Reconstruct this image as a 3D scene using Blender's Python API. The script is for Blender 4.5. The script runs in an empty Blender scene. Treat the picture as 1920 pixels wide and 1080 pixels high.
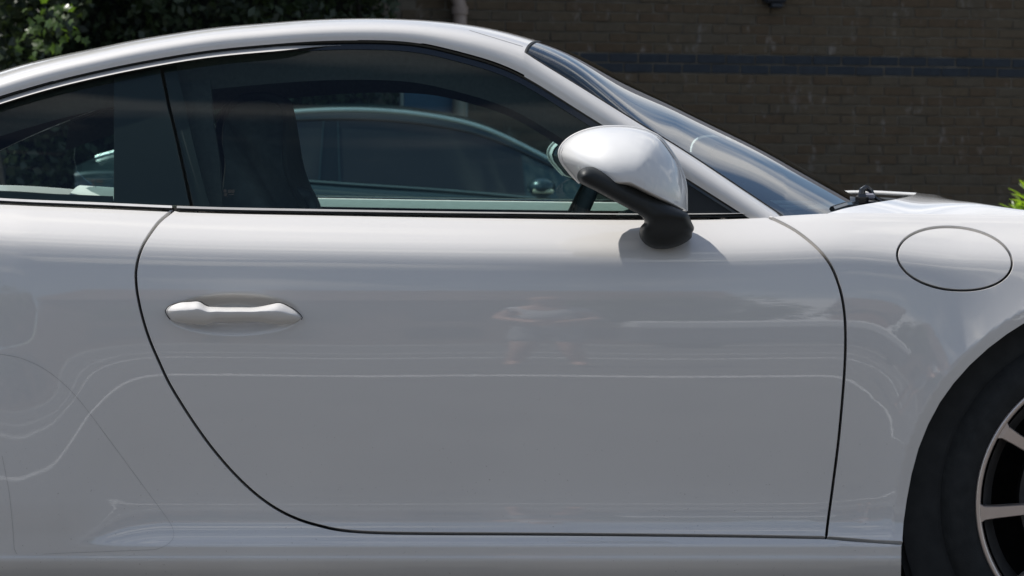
import bpy, math, random
import numpy as np
from mathutils import Vector, Matrix
from mathutils.geometry import delaunay_2d_cdt

random.seed(7)
rng = np.random.default_rng(11)
scene = bpy.context.scene
COL = scene.collection

# ------------------------------------------------------------------ camera, sky, sun, exposure
HC = 1.0                      # camera height (m)
FPX = 5000.0                  # focal length in photo pixels (1920 wide)
TANP = 255.0 / FPX
PITCH = math.atan(TANP)
ROLL = math.radians(0.5)
SP, CP, SR, CR = math.sin(PITCH), math.cos(PITCH), math.sin(ROLL), math.cos(ROLL)
C0 = np.array([0.0, 0.0, HC])
FWD = np.array([0.0, CP, -SP])
U0 = np.array([0.0, SP, CP])
R0 = np.array([1.0, 0.0, 0.0])
RIGHT = CR * R0 + SR * U0
UP = -SR * R0 + CR * U0

cam_d = bpy.data.cameras.new("camera")
cam = bpy.data.objects.new("camera", cam_d)
COL.objects.link(cam)
cam_d.sensor_fit = 'HORIZONTAL'
cam_d.sensor_width = 36.0
cam_d.lens = 36.0 * FPX / 1920.0
cam_d.clip_start = 0.05
cam_d.clip_end = 2000.0
M = Matrix.Identity(4)
for i in range(3):
    M[i][0] = RIGHT[i]; M[i][1] = UP[i]; M[i][2] = -FWD[i]; M[i][3] = C0[i]
cam.matrix_world = M
cam_d.dof.use_dof = True
cam_d.dof.focus_distance = 5.0
cam_d.dof.aperture_fstop = 13.0
scene.camera = cam

SUN_DIR = np.array([-0.485, 0.175, 0.86]); SUN_DIR /= np.linalg.norm(SUN_DIR)   # towards the sun
SUN_EL = math.asin(SUN_DIR[2]); SUN_AZ = math.atan2(SUN_DIR[0], SUN_DIR[1])
world = bpy.data.worlds.new("World")
scene.world = world
world.use_nodes = True
wn = world.node_tree; wn.nodes.clear()
wo = wn.nodes.new("ShaderNodeOutputWorld")
bg = wn.nodes.new("ShaderNodeBackground")
sky = wn.nodes.new("ShaderNodeTexSky")
sky.sky_type = 'NISHITA'
sky.sun_disc = False
sky.sun_elevation = SUN_EL
sky.sun_rotation = SUN_AZ
sky.air_density = 1.0
sky.dust_density = 0.7
sky.ozone_density = 1.2
# drifting summer clouds mixed into the sky
tc = wn.nodes.new("ShaderNodeTexCoord")
mp = wn.nodes.new("ShaderNodeMapping"); mp.inputs['Scale'].default_value = (1.6, 2.2, 4.2)
mp.inputs['Location'].default_value = (5.4, 4.2, 0.9)
nz = wn.nodes.new("ShaderNodeTexNoise"); nz.inputs['Scale'].default_value = 2.3
nz.inputs['Detail'].default_value = 5.0; nz.inputs['Roughness'].default_value = 0.5
nz.inputs['Distortion'].default_value = 0.35
rp = wn.nodes.new("ShaderNodeValToRGB")
rp.color_ramp.elements[0].position = 0.49; rp.color_ramp.elements[0].color = (0, 0, 0, 1)
rp.color_ramp.elements[1].position = 0.66; rp.color_ramp.elements[1].color = (1, 1, 1, 1)
mx = wn.nodes.new("ShaderNodeMixRGB"); mx.inputs['Color2'].default_value = (9.5, 9.6, 9.8, 1)
wn.links.new(tc.outputs['Generated'], mp.inputs['Vector'])
wn.links.new(mp.outputs['Vector'], nz.inputs['Vector'])
wn.links.new(nz.outputs['Fac'], rp.inputs['Fac'])
wn.links.new(rp.outputs['Color'], mx.inputs['Fac'])
wn.links.new(sky.outputs['Color'], mx.inputs['Color1'])
wn.links.new(mx.outputs['Color'], bg.inputs['Color'])
bg.inputs['Strength'].default_value = 0.104
wn.links.new(bg.outputs['Background'], wo.inputs['Surface'])

sl = bpy.data.lights.new("sun", 'SUN')
sl.energy = 5.0
sl.angle = math.radians(0.53)
sl.color = (1.0, 0.955, 0.90)
so = bpy.data.objects.new("sun", sl); COL.objects.link(so)
so.rotation_euler = Vector(SUN_DIR).to_track_quat('Z', 'Y').to_euler()
so.location = (0, 0, 30)

scene.view_settings.view_transform = 'Standard'
scene.view_settings.look = 'None'
scene.view_settings.exposure = 0.0
scene.view_settings.gamma = 1.0
scene.view_settings.use_curve_mapping = False
scene.render.resolution_x = 1024
scene.render.resolution_y = 576

# ------------------------------------------------------------------ helpers: pixels <-> world
def P_at(u, v, y):
    """world point on the camera ray through photo pixel (u,v) at world depth y"""
    u = np.asarray(u, float); v = np.asarray(v, float); y = np.asarray(y, float)
    a = (u - 960.0) / FPX; b = -(v - 540.0) / FPX
    d = FWD + a[..., None] * RIGHT + b[..., None] * UP
    t = (y - C0[1]) / d[..., 1]
    return C0 + d * t[..., None]

def proj(P):
    d = P - C0
    zc = d @ FWD
    return 960 + FPX * (d @ RIGHT) / zc, 540 - FPX * (d @ UP) / zc

def P_uyz(u, y, z):
    """world point with given depth y, height z that lies in photo column u"""
    u = np.asarray(u, float); y = np.asarray(y, float); z = np.asarray(z, float)
    upz = y * SP + (z - HC) * CP
    zc = y * CP - (z - HC) * SP
    x = ((u - 960.0) / FPX * zc - SR * upz) / CR
    return np.stack(np.broadcast_arrays(x, y, z), -1)

def spl(xs, ys):
    """natural cubic spline, linear beyond the ends"""
    xs = np.array(xs, float); ys = np.array(ys, float); n = len(xs)
    h = np.diff(xs); A = np.eye(n); r = np.zeros(n)
    for i in range(1, n - 1):
        A[i, i - 1] = h[i - 1]; A[i, i] = 2 * (h[i - 1] + h[i]); A[i, i + 1] = h[i]
        r[i] = 6 * ((ys[i + 1] - ys[i]) / h[i] - (ys[i] - ys[i - 1]) / h[i - 1])
    m = np.linalg.solve(A, r)
    s0 = (ys[1] - ys[0]) / h[0] - h[0] * (2 * m[0] + m[1]) / 6
    s1 = (ys[-1] - ys[-2]) / h[-1] + h[-1] * (m[-2] + 2 * m[-1]) / 6
    def f(x):
        x = np.asarray(x, float)
        i = np.clip(np.searchsorted(xs, x) - 1, 0, n - 2)
        a = (xs[i + 1] - x) / h[i]; b = (x - xs[i]) / h[i]
        val = a * ys[i] + b * ys[i + 1] + ((a ** 3 - a) * m[i] + (b ** 3 - b) * m[i + 1]) * h[i] ** 2 / 6
        val = np.where(x < xs[0], ys[0] + s0 * (x - xs[0]), val)
        return np.where(x > xs[-1], ys[-1] + s1 * (x - xs[-1]), val)
    return f

def smoothfit(pts, lam=6.0, step=10.0):
    """smoothing spline (penalised second differences) through noisy traced points"""
    p = np.array(pts, float); x0, x1 = p[0, 0], p[-1, 0]
    n = int((x1 - x0) / step) + 1
    g = np.linspace(x0, x1, n)
    A = np.zeros((len(p), n))
    for k, x in enumerate(p[:, 0]):
        t = (x - x0) / (x1 - x0) * (n - 1); i = min(int(t), n - 2); f = t - i
        A[k, i] = 1 - f; A[k, i + 1] = f
    D = np.diff(np.eye(n), 3, axis=0)
    y = np.linalg.solve(A.T @ A + lam * D.T @ D, A.T @ p[:, 1])
    return spl(g[::2] if n > 8 else g, y[::2] if n > 8 else y)

def s5(t):
    t = np.clip(t, 0, 1)
    return t * t * t * (t * (6 * t - 15) + 10)

def sstep(t):
    t = np.clip(t, 0, 1)
    return t * t * (3 - 2 * t)

# ------------------------------------------------------------------ helpers: materials
def nodes_of(name):
    m = bpy.data.materials.new(name); m.use_nodes = True
    nt = m.node_tree
    return m, nt, nt.nodes["Principled BSDF"]

def mat(name, col, rough=0.5, metal=0.0, coat=0.0, coat_rough=0.03, spec=0.5, var=0.0, scale=30.0, bump=0.0, bscale=200.0):
    m, nt, b = nodes_of(name)
    b.inputs['Base Color'].default_value = (*col, 1)
    b.inputs['Roughness'].default_value = rough
    b.inputs['Metallic'].default_value = metal
    b.inputs['Coat Weight'].default_value = coat
    b.inputs['Coat Roughness'].default_value = coat_rough
    b.inputs['Specular IOR Level'].default_value = spec
    t = None
    if var or bump:
        t = nt.nodes.new("ShaderNodeTexCoord")
    if var:
        n = nt.nodes.new("ShaderNodeTexNoise"); n.inputs['Scale'].default_value = scale
        n.inputs['Detail'].default_value = 6
        nt.links.new(t.outputs['Object'], n.inputs['Vector'])
        r = nt.nodes.new("ShaderNodeValToRGB")
        r.color_ramp.elements[0].position = 0.3; r.color_ramp.elements[1].position = 0.7
        r.color_ramp.elements[0].color = (*[c * (1 - var) for c in col], 1)
        r.color_ramp.elements[1].color = (*[min(1, c * (1 + var)) for c in col], 1)
        nt.links.new(n.outputs['Fac'], r.inputs['Fac'])
        nt.links.new(r.outputs['Color'], b.inputs['Base Color'])
    if bump:
        n2 = nt.nodes.new("ShaderNodeTexNoise"); n2.inputs['Scale'].default_value = bscale
        n2.inputs['Detail'].default_value = 4
        nt.links.new(t.outputs['Object'], n2.inputs['Vector'])
        bp = nt.nodes.new("ShaderNodeBump"); bp.inputs['Strength'].default_value = bump
        bp.inputs['Distance'].default_value = 0.002
        nt.links.new(n2.outputs['Fac'], bp.inputs['Height'])
        nt.links.new(bp.outputs['Normal'], b.inputs['Normal'])
    return m

def paint_mat(name, col, dirt=0.0):
    m, nt, b = nodes_of(name)
    b.inputs['Roughness'].default_value = 0.5
    b.inputs['Specular IOR Level'].default_value = 0.35
    b.inputs['Coat Weight'].default_value = 1.0
    b.inputs['Coat Roughness'].default_value = 0.0
    b.inputs['Coat IOR'].default_value = 1.8
    t = nt.nodes.new("ShaderNodeTexCoord")
    # road film and specks of dirt, thicker low down on the body
    n = nt.nodes.new("ShaderNodeTexNoise"); n.inputs['Scale'].default_value = 190; n.inputs['Detail'].default_value = 3
    nt.links.new(t.outputs['Object'], n.inputs['Vector'])
    r = nt.nodes.new("ShaderNodeValToRGB"); r.color_ramp.elements[0].position = 0.69; r.color_ramp.elements[1].position = 0.76
    nt.links.new(n.outputs['Fac'], r.inputs['Fac'])
    n2 = nt.nodes.new("ShaderNodeTexNoise"); n2.inputs['Scale'].default_value = 3.5; n2.inputs['Detail'].default_value = 6
    nt.links.new(t.outputs['Object'], n2.inputs['Vector'])
    r2 = nt.nodes.new("ShaderNodeMapRange"); r2.inputs['From Min'].default_value = 0.35; r2.inputs['From Max'].default_value = 0.75
    r2.inputs['To Max'].default_value = 0.10
    nt.links.new(n2.outputs['Fac'], r2.inputs['Value'])
    sx = nt.nodes.new("ShaderNodeSeparateXYZ"); nt.links.new(t.outputs['Object'], sx.inputs['Vector'])
    low = nt.nodes.new("ShaderNodeMapRange"); low.inputs['From Min'].default_value = 0.62; low.inputs['From Max'].default_value = 0.18
    nt.links.new(sx.outputs['Z'], low.inputs['Value'])
    a1 = nt.nodes.new("ShaderNodeMath"); a1.operation = 'MULTIPLY'
    nt.links.new(r.outputs['Color'], a1.inputs[0]); nt.links.new(low.outputs['Result'], a1.inputs[1])
    a1b = nt.nodes.new("ShaderNodeMath"); a1b.operation = 'MULTIPLY'; a1b.inputs[1].default_value = 0.6 * dirt
    nt.links.new(a1.outputs[0], a1b.inputs[0])
    a2 = nt.nodes.new("ShaderNodeMath"); a2.operation = 'MULTIPLY'
    nt.links.new(r2.outputs['Result'], a2.inputs[0]); nt.links.new(low.outputs['Result'], a2.inputs[1])
    a3 = nt.nodes.new("ShaderNodeMath"); a3.operation = 'ADD'
    nt.links.new(a1b.outputs[0], a3.inputs[0]); nt.links.new(a2.outputs[0], a3.inputs[1])
    mixc = nt.nodes.new("ShaderNodeMixRGB")
    mixc.inputs['Color1'].default_value = (*col, 1)
    mixc.inputs['Color2'].default_value = (0.16, 0.14, 0.115, 1)
    nt.links.new(a3.outputs[0], mixc.inputs['Fac'])
    nt.links.new(mixc.outputs['Color'], b.inputs['Base Color'])
    # faint orange peel in the lacquer
    n3 = nt.nodes.new("ShaderNodeTexNoise"); n3.inputs['Scale'].default_value = 420; n3.inputs['Detail'].default_value = 1
    nt.links.new(t.outputs['Object'], n3.inputs['Vector'])
    bp = nt.nodes.new("ShaderNodeBump"); bp.inputs['Strength'].default_value = 0.006; bp.inputs['Distance'].default_value = 0.001
    nt.links.new(n3.outputs['Fac'], bp.inputs['Height'])
    nt.links.new(bp.outputs['Normal'], b.inputs['Coat Normal'])
    return m

def glass_mat(name, tint, refl=1.5):
    m = bpy.data.materials.new(name); m.use_nodes = True
    nt = m.node_tree; nt.nodes.clear()
    o = nt.nodes.new("ShaderNodeOutputMaterial")
    tr = nt.nodes.new("ShaderNodeBsdfTransparent"); tr.inputs['Color'].default_value = (*tint, 1)
    gl = nt.nodes.new("ShaderNodeBsdfGlossy"); gl.inputs['Roughness'].default_value = 0.0
    gl.inputs['Color'].default_value = (1, 1, 1, 1)
    fr = nt.nodes.new("ShaderNodeFresnel"); fr.inputs['IOR'].default_value = 1.5
    mu = nt.nodes.new("ShaderNodeMath"); mu.operation = 'MULTIPLY'; mu.inputs[1].default_value = refl
    mu.use_clamp = True
    ms = nt.nodes.new("ShaderNodeMixShader")
    nt.links.new(fr.outputs['Fac'], mu.inputs[0]); nt.links.new(mu.outputs[0], ms.inputs['Fac'])
    nt.links.new(tr.outputs[0], ms.inputs[1]); nt.links.new(gl.outputs[0], ms.inputs[2])
    nt.links.new(ms.outputs[0], o.inputs['Surface'])
    return m

def leaf_mat(name, c_dark, c_light, trans=0.45, rough=0.35):
    m, nt, b = nodes_of(name)
    t = nt.nodes.new("ShaderNodeTexCoord")
    n = nt.nodes.new("ShaderNodeTexNoise"); n.inputs['Scale'].default_value = 9
    nt.links.new(t.outputs['Object'], n.inputs['Vector'])
    g = nt.nodes.new("ShaderNodeNewGeometry")
    ad = nt.nodes.new("ShaderNodeMath"); ad.operation = 'MULTIPLY_ADD'
    nt.links.new(g.outputs['Random Per Island'], ad.inputs[0]); ad.inputs[1].default_value = 0.6
    nt.links.new(n.outputs['Fac'], ad.inputs[2])
    r = nt.nodes.new("ShaderNodeValToRGB")
    r.color_ramp.elements[0].position = 0.35; r.color_ramp.elements[1].position = 1.0
    r.color_ramp.elements[0].color = (*c_dark, 1); r.color_ramp.elements[1].color = (*c_light, 1)
    nt.links.new(ad.outputs[0], r.inputs['Fac'])
    nt.links.new(r.outputs['Color'], b.inputs['Base Color'])
    b.inputs['Roughness'].default_value = rough
    b.inputs['Specular IOR Level'].default_value = 0.5
    tl = nt.nodes.new("ShaderNodeBsdfTranslucent")
    br = nt.nodes.new("ShaderNodeMixRGB"); br.blend_type = 'MULTIPLY'; br.inputs['Fac'].default_value = 1
    br.inputs['Color2'].default_value = (2.3, 2.5, 0.7, 1)
    nt.links.new(r.outputs['Color'], br.inputs['Color1']); nt.links.new(br.outputs['Color'], tl.inputs['Color'])
    ms = nt.nodes.new("ShaderNodeMixShader"); ms.inputs['Fac'].default_value = trans
    o = nt.nodes["Material Output"]
    nt.links.new(b.outputs[0], ms.inputs[1]); nt.links.new(tl.outputs[0], ms.inputs[2])
    nt.links.new(ms.outputs[0], o.inputs['Surface'])
    return m

MATS = {}
PAINT = paint_mat("white_paint", (0.67, 0.655, 0.63), dirt=1.0)
PAINT_M = paint_mat("white_paint_weak_coat", (0.70, 0.70, 0.69), dirt=0.0)  # car's white made paler with a weaker coat, to brighten mirrors and bonnet
PAINT_M.node_tree.nodes["Principled BSDF"].inputs["Coat IOR"].default_value = 1.45
PAINT_BLUE = mat("dark_blue_paint", (0.022, 0.045, 0.055), metal=0.4, rough=0.3, coat=1.0, var=0.05)
BLACK_PL = mat("black_plastic", (0.018, 0.021, 0.022), rough=0.5, spec=0.35, bump=0.15, bscale=900, var=0.1)
BLACK_GL = mat("gloss_black", (0.012, 0.013, 0.014), rough=0.12, coat=0.5, var=0.05)
RUBBER = mat("rubber_seal", (0.022, 0.024, 0.024), rough=0.6, var=0.2, scale=60)
TYRE = mat("tyre_rubber", (0.026, 0.028, 0.029), rough=0.85, spec=0.2, var=0.2, scale=40, bump=0.3, bscale=400)
LINER = mat("arch_liner", (0.028, 0.030, 0.031), rough=0.9, spec=0.2, var=0.2, scale=25)
SATIN = mat("satin_metal_trim", (0.62, 0.62, 0.62), rough=0.35, metal=0.15, var=0.05)
RIMM = mat("silver_alloy", (0.66, 0.58, 0.53), rough=0.34, metal=0.75, coat=0.4, var=0.04)
DARKMETAL = mat("dark_metal", (0.07, 0.07, 0.07), rough=0.5, metal=0.6, var=0.2)
HEADLINER = mat("headliner_cloth", (0.07, 0.07, 0.068), rough=0.95, var=0.12, scale=120)
INNER = mat("dark_interior", (0.06, 0.065, 0.066), rough=0.85, var=0.15, scale=60)
LEATHER = mat("black_leather", (0.055, 0.058, 0.059), rough=0.55, var=0.2, scale=50, bump=0.3, bscale=500)
PALE = mat("pale_sill_leather", (0.78, 0.79, 0.76), rough=0.5, var=0.06, scale=40)
FRIT = mat("black_glass_border", (0.018, 0.02, 0.021), rough=0.5, var=0.05)
GLASS = glass_mat("tinted_side_glass", (0.66, 0.82, 0.79), 0.65)
GLASS_W = glass_mat("windscreen_glass", (0.62, 0.78, 0.80), 1.2)
GLASS_D = glass_mat("dark_car_glass", (0.42, 0.52, 0.55), 1.7)
MIRRORG = mat("mirror_glass", (0.9, 0.9, 0.9), rough=0.01, metal=1.0, var=0.01)
BRICK = None

# ------------------------------------------------------------------ helpers: objects
def link(name, me, parent=None, m=None, kind=None, label=None, local=False):
    if m is not None and not me.materials:
        me.materials.append(m)
    o = bpy.data.objects.new(name, me); COL.objects.link(o)
    if parent is not None:
        o.parent = parent
        if parent.type == 'EMPTY' and not local: o.matrix_parent_inverse = parent.matrix_basis.inverted()
    if kind: o['kind'] = kind
    if label: o['label'] = label
    return o

def thing(name, label, cat, loc=(0, 0, 0), rotz=0.0, group=None):
    o = bpy.data.objects.new(name, None); COL.objects.link(o)
    o.empty_display_size = 0.2
    o.location = loc; o.rotation_euler = (0, 0, rotz)
    o['label'] = label; o['category'] = cat
    if group: o['group'] = group
    return o

def tag(o, label, cat, group=None):
    o['label'] = label; o['category'] = cat
    if group: o['group'] = group
    return o

def mesh_raw(name, V, F, N=None, smooth=True):
    me = bpy.data.meshes.new(name)
    me.from_pydata([tuple(p) for p in V], [], F)
    me.update()
    if smooth:
        me.polygons.foreach_set("use_smooth", [True] * len(me.polygons))
    if N is not None:
        me.normals_split_custom_set_from_vertices([tuple(n) for n in N])
    return me

YC = 5.875                     # centre plane of the car
def mirrored(name, V, F, N=None, smooth=True):
    V2 = np.array(V, float).copy(); V2[:, 1] = 2 * YC - V2[:, 1]
    N2 = None
    if N is not None:
        N2 = np.array(N, float).copy(); N2[:, 1] *= -1
    return mesh_raw(name, V2, [tuple(reversed(f)) for f in F], N2, smooth)

def both(name, V, F, N, m, parent, smooth=True, far_parent=None, label=None, far=True, sag=False):
    a = link(name, mesh_raw(name, V, F, N, smooth), parent, m, label=label)
    b = None
    if far:
        me2 = mirrored(name, V, F, N, smooth)
        if sag:      # the car leans a little to its far side on the camber of the road
            for v_ in me2.vertices:
                v_.co.z -= 0.045 * float(sstep((v_.co.x - 0.78) / 0.16)) * float(sstep((v_.co.y - YC) / 0.25))
        b = link(name, me2, far_parent or parent, m, label=label)
    return a, b

def densify(poly, step):
    out = []
    n = len(poly)
    for i in range(n):
        a = np.array(poly[i], float); b = np.array(poly[(i + 1) % n], float)
        k = max(1, int(np.linalg.norm(b - a) / step))
        for j in range(k):
            out.append(a + (b - a) * j / k)
    return np.array(out)

def area(p):
    x, y = p[:, 0], p[:, 1]
    return 0.5 * np.sum(x * np.roll(y, -1) - np.roll(x, -1) * y)

def inward(p):
    t = np.roll(p, -1, 0) - np.roll(p, 1, 0)
    t /= np.linalg.norm(t, axis=1)[:, None] + 1e-9
    n = np.stack([-t[:, 1], t[:, 0]], 1)
    return n if area(p) > 0 else -n

def pip(px, poly):
    x, y = px[:, 0], px[:, 1]
    ins = np.zeros(len(px), bool)
    x1, y1 = poly[:, 0], poly[:, 1]
    x2, y2 = np.roll(x1, -1), np.roll(y1, -1)
    for a, b, c, d in zip(x1, y1, x2, y2):
        if b == d: continue
        hit = ((b > y) != (d > y)) & (x < (c - a) * (y - b) / (d - b) + a)
        ins ^= hit
    return ins

def dist_to(px, poly):
    """distance of points to a dense closed outline"""
    out = np.empty(len(px))
    a = poly; b = np.roll(poly, -1, 0); ab = b - a; L2 = np.sum(ab * ab, 1) + 1e-12
    for s in range(0, len(px), 2000):
        p = px[s:s + 2000][:, None, :]
        t = np.clip(np.sum((p - a) * ab, 2) / L2, 0, 1)
        q = a + t[..., None] * ab
        out[s:s + 2000] = np.sqrt(np.min(np.sum((p - q) ** 2, 2), 1))
    return out

FINE = []
def triangulate(outer, step, holes=(), jitter=0.0, extra=None):
    lo = outer.min(0); hi = outer.max(0)
    gx, gy = np.meshgrid(np.arange(lo[0] + step / 2, hi[0], step), np.arange(lo[1] + step / 2, hi[1], step))
    g = np.stack([gx.ravel(), gy.ravel()], 1)
    for x0, y0, x1, y1, st_ in FINE:
        g = g[~((g[:, 0] > x0) & (g[:, 0] < x1) & (g[:, 1] > y0) & (g[:, 1] < y1))]
        fx, fy = np.meshgrid(np.arange(x0, x1, st_), np.arange(y0, y1, st_))
        g = np.concatenate([g, np.stack([fx.ravel(), fy.ravel()], 1)])
    g = g[pip(g, outer)]
    if len(g):
        g = g[dist_to(g, outer) > 0.55 * step]
    for h in holes:
        if len(g):
            g = g[~pip(g, h)]; g = g[dist_to(g, h) > 0.55 * step]
    pts = [outer] + [h for h in holes] + [g]
    allp = np.concatenate(pts)
    edges = []; s = 0
    for p in pts[:-1]:
        n = len(p); edges += [(s + i, s + (i + 1) % n) for i in range(n)]; s += n
    vo, _, fo, *_ = delaunay_2d_cdt([Vector(p) for p in allp], edges, [], 0, 1e-6)
    V = np.array([(p[0], p[1]) for p in vo]); F = np.array([f for f in fo if len(f) == 3])
    c = V[F].mean(1)
    keep = pip(c, outer)
    for h in holes: keep &= ~pip(c, h)
    return V, F[keep]

def lift(uv, yf, eps=2.0):
    u, v = uv[:, 0], uv[:, 1]
    P = P_at(u, v, yf(u, v))
    du = P_at(u + eps, v, yf(u + eps, v)) - P_at(u - eps, v, yf(u - eps, v))
    dv = P_at(u, v + eps, yf(u, v + eps)) - P_at(u, v - eps, yf(u, v - eps))
    N = np.cross(du, dv)
    N /= np.linalg.norm(N, axis=1)[:, None]
    s = np.sign(np.sum(N * (C0 - P), 1)); s[s == 0] = 1
    return P, N * s[:, None]

def panel_geo(outline, yf, g=2.4, step=9.0, holes=(), lip=0.03, dens=6.0, hole_g=None, eps=2.0, round_=1.0):
    """a sheet-metal panel: lifted surface with a rounded, returned edge all round"""
    base = densify(outline, dens); nin = inward(base)
    loops = [(base, nin, g)]
    for h in holes:
        hb = densify(h, dens); loops.append((hb, -inward(hb), hole_g if hole_g is not None else g))
    r0 = [b + n * (gg + round_) for b, n, gg in loops]
    V2, F = triangulate(r0[0], step, r0[1:])
    P, N = lift(V2, yf, eps)
    tri = P[F]
    fn = np.cross(tri[:, 1] - tri[:, 0], tri[:, 2] - tri[:, 0])
    flip = np.sum(fn * N[F[:, 0]], 1) < 0
    F = F.copy(); F[flip] = F[flip][:, ::-1]
    Vs = [P]; Ns = [N]; faces = [tuple(int(i) for i in f) for f in F]; base_i = len(P)
    for (b, n, gg), _ in zip(loops, r0):
        k = len(b)
        rings = [(gg + round_, 0.0, 0.0), (gg + 0.35 * round_, 0.0005 * round_, 0.6), (gg, 0.0018 * round_, 1.0), (gg, lip, 1.0)]
        Pc, Nc = lift(b + n * gg, yf, eps)
        Po, _ = lift(b + n * (gg - 1.0), yf, eps)
        o = Po - Pc; o -= np.sum(o * Nc, 1)[:, None] * Nc
        o /= np.linalg.norm(o, axis=1)[:, None] + 1e-12
        idx = []
        for off, dep, w in rings:
            Pr, Nr = lift(b + n * off, yf, eps)
            Pr = Pr - Nr * dep
            Nn = Nr * (1 - w) + o * w
            Nn /= np.linalg.norm(Nn, axis=1)[:, None]
            Vs.append(Pr); Ns.append(Nn); idx.append(base_i); base_i += k
        for a in range(3):
            for i in range(k):
                j = (i + 1) % k
                faces.append((idx[a] + i, idx[a] + j, idx[a + 1] + j, idx[a + 1] + i))
    V = np.concatenate(Vs); Nn = np.concatenate(Ns)
    # orient strip faces by their normals
    out = []
    for f in faces:
        if len(f) == 4:
            a, b_, c = V[f[0]], V[f[1]], V[f[2]]
            if np.dot(np.cross(b_ - a, c - a), Nn[f[0]] + Nn[f[2]]) < 0: f = tuple(reversed(f))
        out.append(f)
    return V, out, Nn

def pillow_geo(outline, y0f, T, R, step=4.0, dens=4.0, back=0.0, power=2.0):
    """a rounded solid whose silhouette is the outline; front domes by T over a rim radius R (px)"""
    base = densify(outline, dens)
    V2, F = triangulate(base, step)
    d = dist_to(V2, base)
    on = d < 1e-3
    def yf(u, v):
        q = np.stack([u, v], 1); dd = dist_to(q, base)
        t = np.clip(dd / R, 0, 1)
        return y0f(u, v) - T * np.power(np.clip(1 - np.power(1 - t, power), 0, 1), 1.0 / power)
    P, N = lift(V2, yf, 1.2)
    nin = inward(base)
    # rim normals point sideways
    idx_on = np.where(on)[0]
    if len(idx_on):
        q = V2[idx_on]
        k = np.argmin(((q[:, None, :] - base[None]) ** 2).sum(2), 1)
        e = P_at(q[:, 0] - nin[k, 0], q[:, 1] - nin[k, 1], y0f(q[:, 0], q[:, 1])) - P_at(q[:, 0], q[:, 1], y0f(q[:, 0], q[:, 1]))
        e /= np.linalg.norm(e, axis=1)[:, None]
        N[idx_on] = e * 0.9 + N[idx_on] * 0.3
        N /= np.linalg.norm(N, axis=1)[:, None]
    tri = P[F]; fn = np.cross(tri[:, 1] - tri[:, 0], tri[:, 2] - tri[:, 0])
    flip = np.sum(fn * (C0 - tri[:, 0]), 1) < 0
    F = F.copy(); F[flip] = F[flip][:, ::-1]
    faces = [tuple(int(i) for i in f) for f in F]
    if back > 0:
        k = len(base); s = len(P)
        a = P_at(base[:, 0], base[:, 1], y0f(base[:, 0], base[:, 1]))
        e = P_at(base[:, 0] - nin[:, 0], base[:, 1] - nin[:, 1], y0f(base[:, 0], base[:, 1])) - a
        e /= np.linalg.norm(e, axis=1)[:, None]
        b = a + np.array([0, back, 0])
        P = np.concatenate([P, a, b]); N = np.concatenate([N, e, e])
        for i in range(k):
            j = (i + 1) % k
            f = (s + i, s + j, s + k + j, s + k + i)
            if np.dot(np.cross(P[f[1]] - P[f[0]], P[f[2]] - P[f[0]]), e[i]) < 0: f = tuple(reversed(f))
            faces.append(f)
        # flat back
        Vb, Fb = triangulate(base, 14.0)
        s2 = len(P)
        Pb = P_at(Vb[:, 0], Vb[:, 1], y0f(Vb[:, 0], Vb[:, 1])) + np.array([0, back, 0])
        P = np.concatenate([P, Pb]); N = np.concatenate([N, np.tile([0, 1.0, 0], (len(Pb), 1))])
        for f in Fb:
            t = [int(i) + s2 for i in f]
            if np.cross(P[t[1]] - P[t[0]], P[t[2]] - P[t[0]])[1] < 0: t = t[::-1]
            faces.append(tuple(t))
    return P, faces, N

def grid_faces(nu, nv):
    return [(i * nv + j, (i + 1) * nv + j, (i + 1) * nv + j + 1, i * nv + j + 1) for i in range(nu - 1) for j in range(nv - 1)]

def surf_geo(fun, us, qs, facing=None, eps=(1.5, 0.004)):
    """grid patch of a parametric surface fun(u,q)->P with analytic-ish normals"""
    U, Q = np.meshgrid(us, qs, indexing='ij')
    P = fun(U, Q)
    du = fun(U + eps[0], Q) - fun(U - eps[0], Q)
    q1 = np.clip(Q + eps[1], qs[0], qs[-1]); q0 = np.clip(Q - eps[1], qs[0], qs[-1])
    dq = fun(U, q1) - fun(U, q0)
    N = np.cross(du, dq)
    N /= np.linalg.norm(N, axis=-1)[..., None] + 1e-15
    ref = np.array([0, -0.35, 1.0]) if facing is None else np.array(facing)
    s = np.where((N @ ref) < 0, -1.0, 1.0)
    N = N * s[..., None]
    F = grid_faces(len(us), len(qs))
    V = P.reshape(-1, 3); Nn = N.reshape(-1, 3)
    a = V[F[len(F) // 2][0]]; b = V[F[len(F) // 2][1]]; c = V[F[len(F) // 2][2]]
    if np.dot(np.cross(b - a, c - a), Nn[F[len(F) // 2][0]]) < 0: F = [tuple(reversed(f)) for f in F]
    return V, F, Nn

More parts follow.
